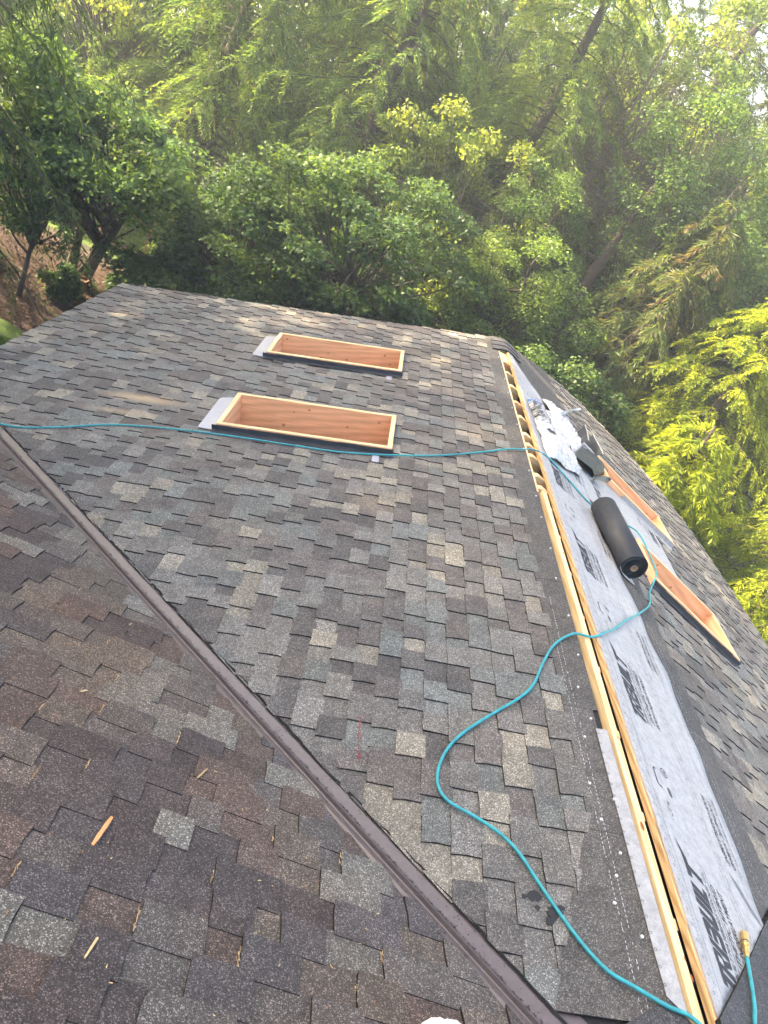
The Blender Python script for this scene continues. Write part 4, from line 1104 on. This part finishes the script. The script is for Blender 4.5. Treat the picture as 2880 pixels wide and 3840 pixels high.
def broadleaf(name, base, label, group, crowns, n, size, cols, seed, stems=None, clumps=60, layer=.35, lobes=1, clump_r=(.35, .7), upright=.75, twig=True, cat='tree', bark=BARK, tr=.12, limbs=True):
    """crowns: list of (centre, radii) relative to the base; leaves gather in flattened clumps"""
    r = np.random.default_rng(seed); root = tree_root(name, base, label, cat, group); cols = np.array(cols)
    stems = stems or [[(0, 0, 0), tuple(np.array(crowns[0][0]) * .55), tuple(crowns[0][0])]]
    mb = MB()
    for st in stems:
        p = cat_np(st, 5); mb.tube(p, [tr * (1 - .75 * i / (len(p) - 1)) for i in range(len(p))], 9, bark)
    local(mb, 'trunk', M_BARK, root)
    vol = np.array([c[1][0] * c[1][1] * c[1][2] for c in crowns]); pr = vol / vol.sum()
    CC, CRr = [], []
    for k in range(clumps):
        j = r.choice(len(crowns), p=pr); c, rd = np.array(crowns[j][0]), np.array(crowns[j][1])
        d = r.normal(size=3); d /= np.linalg.norm(d); CC.append(c + d * rd * r.uniform(.25, 1.0) ** .5); CRr.append(r.uniform(*clump_r))
    CC, CRr = np.array(CC), np.array(CRr)
    if limbs:
        bm = MB()
        for k in range(clumps):
            st = stems[int(r.integers(0, len(stems)))]; p = cat_np(st, 6); s0 = np.array(p[int(r.uniform(.45, .95) * (len(p) - 1))]); e = CC[k]
            mid = s0 * .45 + e * .55 + np.array([0, 0, -.12]) + r.normal(0, .10, 3)
            pp = cat_np([s0, mid, e], 3); bm.tube(pp, [.022 * (1 - .8 * i / (len(pp) - 1)) + .003 for i in range(len(pp))], 4, bark, caps=False)
            if twig:
                for _ in range(3):
                    d = r.normal(0, 1, 3) * np.array([1, 1, .3]) * CRr[k] * .6; bm.tube([tuple(e - d * .1), tuple(e + d * .5), tuple(e + d)], [.006, .004, .002], 3, bark, caps=False)
        local(bm, 'branches', M_BARK, root)
    idx = r.choice(clumps, n, p=(CRr ** 2 / (CRr ** 2).sum()))
    d = r.normal(size=(n, 3)); d = unit(d) * (r.random(n) ** .45)[:, None]
    P = CC[idx] + d * CRr[idx][:, None] * np.array([1, 1, layer])
    P[:, 2] -= .25 * CRr[idx] * (d[:, 0] ** 2 + d[:, 1] ** 2)
    N = unit(np.array([0, 0, upright]) + r.normal(0, .42, (n, 3)) + d * .25)
    V, F = leaves(P, N, r.uniform(size[0], size[1], n), r, lobes)
    cc = cols[r.integers(0, len(cols), clumps)][idx] * r.uniform(.8, 1.2, (clumps, 1))[idx] * r.uniform(.8, 1.22, (n, 1))
    np_mesh('crown', V, F, np.repeat(cc, 4 * lobes, 0), M_LEAF, root)
    return root
def cat_np(P, n): return [tuple(v) for v in cat([tuple(float(x) for x in p) for p in P], n)]
def dup(root, loc, rz, sc, label, group):
    t = root.copy(); COL.objects.link(t); t.location = loc; t.rotation_euler = (0, 0, rz); t.scale = (sc, sc, sc); t['label'] = label; t['group'] = group
    for ch in list(root.children):
        k = ch.copy(); COL.objects.link(k); k.parent = t
    return t
G1 = [(.050, .085, .026), (.066, .106, .030), (.040, .072, .026), (.088, .124, .032)]      # cedar
GD = [(.030, .058, .026), (.038, .068, .030), (.045, .075, .030)]                           # dark spruce
GY = [(.136, .165, .016), (.166, .192, .018), (.110, .145, .018), (.078, .112, .018)]       # yellow green cedar
GB = [(.070, .098, .030), (.058, .084, .028), (.082, .088, .036)]                           # brownish hemlock
GM = [(.048, .090, .036), (.058, .105, .040), (.040, .076, .032), (.070, .118, .040)]       # maple
GL = [(.045, .085, .030), (.055, .100, .034), (.070, .115, .034)]                           # mid broadleaf
GA = [(.085, .120, .030), (.110, .140, .032), (.060, .095, .030)]                           # alder, yellowish
GK = [(.085, .135, .034), (.105, .155, .040), (.070, .115, .032)]                           # light green
GS = [(.032, .062, .024), (.042, .078, .026), (.055, .095, .030)]                           # dark shrubs
def gain(p, k): return [tuple(min(x * k, .42) for x in c) for c in p]
G1, GD, GY, GB, GM, GL, GA, GK, GS = [gain(p, k) for p, k in ((G1, 2.4), (GD, 1.6), (GY, 2.1), (GB, 1.6), (GM, 1.45), (GL, 1.9), (GA, 2.1), (GK, 1.6), (GS, 1.7))]
grp_c = 'tall cedars behind the house'; grp_b = 'leafy trees behind the house'
c1 = conifer('cedar_tree', (-3.0, 17.0, GZ), 11.6, 3.3, 1.2, 'tall cedar with a dark trunk rising behind the middle of the far roof edge', grp_c, G1, 101, nb=175, twigs=24, per=24, top_pow=.6, blade=(.09, .18), bw=(.007, .013))
c2 = conifer('cedar_tree', (-6.4, 17.6, GZ), 10.2, 3.1, 2.4, 'tall cedar with drooping sunlit sprays at the upper left of the picture centre', grp_c, G1, 102, nb=165, twigs=24, per=24, top_pow=.6, blade=(.09, .18), bw=(.007, .013))
c3 = conifer('cedar_tree', (.1, 16.6, GZ), 11.6, 3.1, .8, 'cedar right of the picture centre behind the light green tree', grp_c, [(.15, .23, .06), (.19, .28, .07), (.12, .19, .05)], 103, nb=165, twigs=24, per=24, top_pow=.6, blade=(.09, .18), bw=(.007, .013))
conifer('fir_tree', (3.5, 20.0, GZ), 12.5, 3.0, 6.2, 'leaning fir with a bare reddish trunk at the upper right', grp_c, [(.055, .085, .030), (.07, .10, .034)], 104, nb=90, twigs=14, per=20, lean=(.5, .2), tr=.34, bark=(.070, .052, .042))
conifer('fir_tree', (6.6, 21.5, GZ), 12.0, 3.0, 3.0, 'fir low among the leafy trees at the right picture edge', grp_c, [(.055, .085, .030), (.07, .10, .034)], 105, nb=100, twigs=14, per=20)
conifer('spruce_tree', (-9.6, 11.2, GZ), 15.0, 4.6, 1.6, 'dark spruce with hanging boughs at the left edge of the picture', grp_c, GD, 106, nb=130, twigs=18, per=24, droop=.75)
j1 = conifer('cedar_tree', (5.1, 12.4, GZ), 6.6, 2.5, .2, 'bright yellow green cedar just right of the right roof edge', 'bright cedars right of the roof', GY, 107, nb=130, twigs=22, per=34, droop=.5, tr=.16, top_pow=.6, blade=(.06, .125), bw=(.006, .011))
conifer('cedar_tree', (7.3, 10.0, GZ), 6.2, 2.7, .1, 'bright yellow green cedar at the right edge of the picture, nearest the eave', 'bright cedars right of the roof', GY, 108, nb=130, twigs=22, per=34, droop=.5, tr=.16, top_pow=.55, blade=(.06, .125), bw=(.006, .011))
dup_later = ((7.4, 13.4, GZ), 2.2, 1.12, 'bright cedar behind the other bright cedars at the right edge', 'bright cedars right of the roof')
conifer('cedar_tree', (4.35, 10.7, GZ), 4.2, 1.7, .1, 'low bright cedar peeping over the far corner of the right slope', 'bright cedars right of the roof', GY, 111, nb=80, twigs=15, per=22, droop=.5, tr=.09, top_pow=.6)
conifer('hemlock_tree', (3.5, 13.6, GZ), 7.2, 2.3, .6, 'olive drooping hemlock above the bright cedars at the right', 'conifers beyond the right slope', GB, 110, nb=110, twigs=16, per=22, droop=.75, tr=.15, dead=.05, top_pow=.6)
m1 = broadleaf('maple_tree', (-3.9, 13.2, GZ), 'dense vine maple behind the left half of the far roof edge', 'vine maples behind the far roof edge', [((.1, -.4, 2.5), (1.9, 1.5, 1.5)), ((-.9, -.2, 1.3), (1.3, 1.2, 1.0)), ((1.1, -.2, 1.2), (1.3, 1.2, 1.0))], 31000, (.042, .080), GM, 201, clumps=150, lobes=3, layer=.30, clump_r=(.30, .62))
m2 = broadleaf('maple_tree', (-1.8, 13.0, GZ), 'broad layered vine maple behind the right half of the far roof edge', 'vine maples behind the far roof edge', [((-.2, -.4, 3.45), (2.3, 1.6, 1.75)), ((.9, -.2, 1.9), (1.5, 1.3, 1.3)), ((-1.2, -.2, 1.8), (1.3, 1.2, 1.2))], 38000, (.042, .080), GM, 202, clumps=170, lobes=3, layer=.30, clump_r=(.30, .65))
broadleaf('leafy_tree', (-7.1, 14.2, GZ), 'three stemmed leafy tree with dark leaning trunks at the left', grp_b, [((.3, -1.2, 3.0), (2.0, 1.5, .95)), ((-1.4, -1.0, 3.2), (1.4, 1.3, .9))], 17000, (.07, .12), GL, 203,
          stems=[[(-.12, 0, 0), (-.14, -.05, 1.2), (-.1, -.1, 2.9)], [(.05, .1, 0), (.22, .12, 1.1), (.36, 0, 2.8)], [(.16, -.12, 0), (.42, -.1, 1.1), (.80, -.15, 2.3)]], clumps=85, tr=.125, clump_r=(.32, .62), layer=.5)
al1 = broadleaf('alder_tree', (-9.2, 18.8, GZ), 'yellowish alder lit from behind at the upper left', grp_b, [((.3, -.4, 4.4), (2.6, 1.8, 2.0)), ((1.9, -.6, 3.4), (1.6, 1.3, 1.2)), ((-1.0, 0, 7.0), (2.6, 1.8, 2.2))], 22000, (.07, .13), GA, 204, clumps=120, clump_r=(.3, .6), layer=.6, upright=.4)
al2 = broadleaf('alder_tree', (-6.0, 20.5, GZ), 'taller alder behind the left cedar', grp_b, [((0, -.4, 5.5), (2.4, 1.8, 3.0)), ((-.4, 0, 9.2), (2.4, 1.8, 2.4))], 20000, (.07, .13), GA, 205, clumps=110, clump_r=(.3, .6), layer=.6, upright=.4)
broadleaf('locust_tree', (.9, 13.4, GZ), 'light green fine leaved tree right of the vine maples', grp_b, [((0, -.3, 4.6), (1.15, .95, .80)), ((.8, -.2, 4.0), (.9, .8, .7)), ((-.5, -.2, 3.6), (.8, .8, .7))], 24000, (.035, .065), GK, 206, clumps=80, clump_r=(.25, .5), layer=.45, tr=.10)
h1_ = broadleaf('leafy_tree', (3.6, 15.4, GZ), 'mid green leafy tree at the upper right edge', grp_b, [((-.4, -.5, 7.4), (1.6, 1.3, 1.5)), ((.6, -.4, 6.0), (1.5, 1.3, 1.2)), ((-.8, -.4, 5.4), (1.1, 1.0, 1.0))], 26000, (.042, .080), GL, 207, clumps=120, clump_r=(.3, .55), layer=.55)
broadleaf('bushy_shrub', (1.6, 11.6, GZ), 'dark green bushy shrub beyond the ridge end', 'shrubs beyond the ridge end', [((0, 0, 2.9), (1.0, .9, 1.2)), ((.4, 0, 1.6), (1.1, 1, 1.1))], 15000, (.045, .085), GS, 208, clumps=70, clump_r=(.22, .42), layer=.6, cat='shrub', tr=.06)
broadleaf('bushy_shrub', (2.9, 11.9, GZ), 'dark leafy shrub between the ridge end and the bright cedars', 'shrubs beyond the ridge end', [((0, 0, 2.8), (1.1, .9, 1.3)), ((-.3, .2, 1.4), (1.1, 1, 1.0))], 15000, (.045, .085), GS, 209, clumps=70, clump_r=(.22, .42), layer=.6, cat='shrub', tr=.06)
th_st = [[(0, 0, 0), (.02, 0, 2.6), (.0, 0, 5.0)]] + [[(.0, 0, 4.6), (dx * .45, dy, 6.3), (dx, dy * 1.6, hz)] for dx, dy, hz in [(-1.3, .1, 8.0), (-.7, .2, 8.8), (-.1, -.2, 9.2), (.6, .1, 8.9), (1.2, .0, 8.0), (.3, .3, 8.4), (-1.0, -.2, 7.2), (1.5, .2, 7.2)]]
broadleaf('thin_tree', (1.6, 16.3, GZ), 'sparse thin tree with bare forking branches and brownish leaves', grp_b, [((0, 0, 7.6), (1.5, 1.1, 1.5)), ((.1, 0, 6.2), (1.4, 1.0, .9))], 9000, (.03, .06), [(.10, .095, .045), (.12, .10, .05), (.08, .09, .04)], 210, stems=th_st, clumps=100, clump_r=(.2, .42), layer=.8, tr=.075, bark=(.15, .125, .095))
# two bare cedar trunks low on the right, seen past the shrubs
def bare_trunk(base, h, r0, label, col, lean):
    root = empty('tree_trunk', base, label, 'tree trunk'); rr = np.random.default_rng(int(base[1] * 10)); mb = MB(); tp = trunk_pts(h, lean, rr, 9, .04); mb.tube(tp, [r0 * (1.25 if i == 0 else 1) * (1 - .88 * (i / 8) ** 1.6) for i in range(9)], 14, col); local(mb, 'trunk', M_BARK, root)
    for k in range(6):
        bm = MB(); z = h * rr.uniform(.35, .85); a = rr.uniform(0, 6.28); L = rr.uniform(.4, 1.1); bm.tube([(0, 0, z), (L * .5 * math.cos(a), L * .5 * math.sin(a), z + .05), (L * math.cos(a), L * math.sin(a), z - .15)], [.02, .012, .004], 4, col, caps=False); local(bm, 'branch', M_BARK, root)
bare_trunk((2.25, 14.6, GZ), 6.9, .25, 'thick reddish cedar trunk between the shrubs beyond the ridge end', (.075, .050, .038), (.1, .1))
bare_trunk((2.75, 14.2, GZ), 6.0, .07, 'slim pale trunk beside the thick reddish trunk', (.13, .105, .075), (.25, .1))
bare_trunk((.75, 14.6, GZ), 3.6, .27, 'grooved brown trunk just beyond the far end of the ridge', (.12, .085, .065), (.0, .0))
# back row of the wood, copies of the trees above
dup(j1, *dup_later)
grp_f = 'back row of the wood'
for i, (x, y, s_, k, lb) in enumerate([(-4.8, 23.5, 1.05, 0, 'distant cedar glimpsed between the two left cedars'), (-1.4, 24.5, 1.2, 1, 'distant cedar at the top edge right of the middle cedar'), (2.2, 25.0, 1.25, 2, 'distant cedar at the top edge left of the leaning fir'),
                                       (8.8, 26, 1.4, 0, 'distant cedar in the far top right corner'), (11.0, 17.5, 1.0, 1, 'cedar glimpsed behind the bright cedars at the right edge'), (5.6, 25.5, 1.4, 2, 'distant cedar right of the leaning fir at the top edge'), (9.6, 21, 1.1, 2, 'cedar deep behind the lowest bright cedar at the right edge')]):
    dup((c1, c2, c3)[k], (x, y, GZ), i * 1.7, s_, lb, grp_f)
for i, (x, y, s_, k, lb) in enumerate([(-10.9, 22.3, 1.05, 1, 'distant maple under the yellowish alder at the upper left'), (-3.2, 20.6, 1.25, 0, 'distant maple glimpsed just above the broad vine maple'), (-.6, 21.0, 1.3, 1, 'distant maple between the middle cedar and the right hand cedar'), (6.2, 17.0, 1.25, 1, 'maple behind the drooping hemlock at the right'),
                                       (-13.6, 20, 1.0, 1, 'distant maple in the top left corner'), (4.9, 16.0, 1.0, 0, 'maple low behind the dark shrubs at the right'), (-6.5, 25, 1.5, 0, 'distant maple seen under the left cedar'), (-2.5, 26, 1.8, 1, 'tall distant maple at the top edge near the middle'), (1.5, 25.5, 1.9, 0, 'distant maple hidden low behind the right hand cedar'),
                                       (5.2, 24, 1.9, 1, 'tall distant maple behind the bare fir trunk'), (-10.5, 26, 1.3, 1, 'farthest maple at the top edge left of the left cedar'), (-15, 26, 1.2, 0, 'farthest maple behind the spruce boughs at the upper left'), (2, 31, 2.3, 1, 'farthest maple showing in the gap of sky'), (9.0, 23, 1.9, 0, 'distant maple behind the trees at the right edge'), (-4, 31, 2.2, 0, 'farthest maple behind the left cedars')]):
    dup((m1, m2)[k], (x, y, GZ), i * 2.1, s_, lb, grp_f)
for i, (x, y, s_, k, lb) in enumerate([(-1.0, 19.6, 1.1, 0, 'yellowish leafy tree behind the middle cedar'), (2.4, 18.8, .95, 1, 'leafy tree behind the sparse thin tree'), (-3.9, 20.0, 1.0, 1, 'leafy tree filling the gap between the two tall cedars'),
                                    (5.2, 18.6, 1.0, 0, 'leafy tree behind the leaning fir trunk'), (7.6, 17.2, 1.15, 2, 'leafy tree at the right picture edge above the bright cedars'), (.9, 15.0, .72, 2, 'small leafy tree behind the light green tree'), (5.2, 15.2, .85, 2, 'leafy tree between the hemlock and the right picture edge'), (8.6, 21.5, 1.2, 1, 'leafy tree low in the top right corner'), (1.0, 22.5, 1.25, 0, 'tall leafy tree under the gap of sky'), (-.35, 14.4, .74, 0, 'yellowish leafy tree between the broad vine maple and the light green tree')]):
    dup((al1, al2, h1_)[k], (x, y, GZ), i * 1.3 + .5, s_, lb, grp_b)
for i, (x, y, s_, k) in enumerate([(-13.0, 7.4, 1.6, 0), (-13.4, 3.6, 1.7, 1), (-13.0, 0.0, 1.65, 0), (-13.4, -3.6, 1.7, 1), (-18.5, 6.4, 1.9, 1), (-18.2, 1.6, 1.9, 0), (-15.6, 9.8, 1.7, 0), (-10.6, 4.6, 1.15, 1), (-10.4, 1.6, 1.15, 0)]):  # out-of-view cedar copies, added to keep the roof in shade
    dup((c1, c2)[k], (x, y, GZ), i * 2.3 + 1, s_, 'unseen tall cedar added left of the house to shade the roof', 'added shade cedars left of the house')
# small plants of the mulch bed
broadleaf('rhododendron', (-6.95, 13.1, GZ), 'small round dark shrub on the mulch bed near the eave corner', 'plants on the mulch bed', [((0, 0, .36), (.34, .34, .30))], 3200, (.05, .09), GS, 220, clumps=26, clump_r=(.12, .2), layer=.7, cat='shrub', tr=.02)
broadleaf('sapling', (-7.35, 12.45, GZ), 'dark sapling with a slim trunk at the lower left of the wood', 'plants on the mulch bed', [((0, .1, 1.75), (.85, .7, .75)), ((-.4, .1, 2.5), (.8, .7, .6))], 8000, (.045, .08), GS, 221, clumps=44, clump_r=(.2, .4), layer=.6, tr=.055)
for i, (x, y, s_) in enumerate([(-8.6, 13.2, .32), (-6.3, 14.9, .30)]):
    broadleaf('fern', (x, y, GZ), ['low fern at the left edge of the mulch bed', 'low leafy clump beside the leaning trunks'][i], 'plants on the mulch bed', [((0, 0, s_ * .6), (s_ * 1.4, s_ * 1.2, s_ * .5))], 1500, (.06, .12), GS if i < 3 else [(.16, .10, .05), (.12, .09, .05)], 230 + i, clumps=18, clump_r=(.12, .25), layer=.5, cat='plant', tr=.012)
# fence, post and pot at the lawn
fe = empty('wire_fence', (-8, 17.4, GZ), 'low wood and wire garden fence behind the leaning trunks', 'fence')
for k in range(8):
    x = -12.6 + k * 1.15; mb = MB(); mb.box(W, x - .045, x + .045, 17.3, 17.39, GZ, GZ + 1.05, axis=2); mb.build('post', M_FENCE, fe)
for z in (.12, .98):
    mb = MB(); mb.box(W, -12.7, -4.5, 17.27, 17.298, GZ + z - .045, GZ + z + .045, axis=0); mb.build('rail', M_FENCE, fe)
mb = MB()
for k in range(82): x = -12.6 + k * .1; mb.box(W, x - .002, x + .002, 17.262, 17.266, GZ + .16, GZ + .93)
for k in range(8): z = GZ + .16 + k * .11; mb.box(W, -12.6, -4.5, 17.257, 17.261, z - .002, z + .002)
o = mb.build('wire_mesh', M_WIRE, fe); o['kind'] = 'stuff'
pt = empty('planter_pot', (-6.86, 13.75, GZ), 'square terracotta planter at the foot of the leaning trunks', 'planter')
mb = MB(); lv = [(.15, 0), (.19, .34), (.215, .34), (.215, .40), (.185, .40), (.175, .36)]
g = [[mb.vert((-6.86 + r_ * cx, 13.62 + r_ * cy, GZ + z)) for cx, cy in ((1, .6), (-1, .6), (-1, -.6), (1, -.6))] for r_, z in lv]
for a in range(5):
    for k in range(4): mb.face((g[a][k], g[a][(k + 1) % 4], g[a + 1][(k + 1) % 4], g[a + 1][k]))
mb.build('pot', M_PINK, pt)
mb = MB(); mb.poly([(-6.86 + .178 * cx, 13.62 + .178 * cy, GZ + .35) for cx, cy in ((1, .6), (-1, .6), (-1, -.6), (1, -.6))]); mb.build('potting_soil', M_SOIL, pt)

# ================================================================== HAZE
HAZE = 0.0042
if HAZE:
    mb = MB(); mb.box(W, -620, 620, -620, 620, GZ - 1.0, 19.0)
    hz = mb.build('haze', bpy.data.materials.new('haze_air')); tag(hz, kind='stuff')
    m = hz.data.materials[0]; m.use_nodes = True; n = m.node_tree; n.nodes.clear()
    o_ = n.nodes.new('ShaderNodeOutputMaterial'); v_ = n.nodes.new('ShaderNodeVolumePrincipled')
    v_.inputs['Color'].default_value = (.82, .92, 1.0, 1); v_.inputs['Density'].default_value = HAZE; v_.inputs['Anisotropy'].default_value = 0.25
    n.links.new(v_.outputs[0], o_.inputs['Volume'])
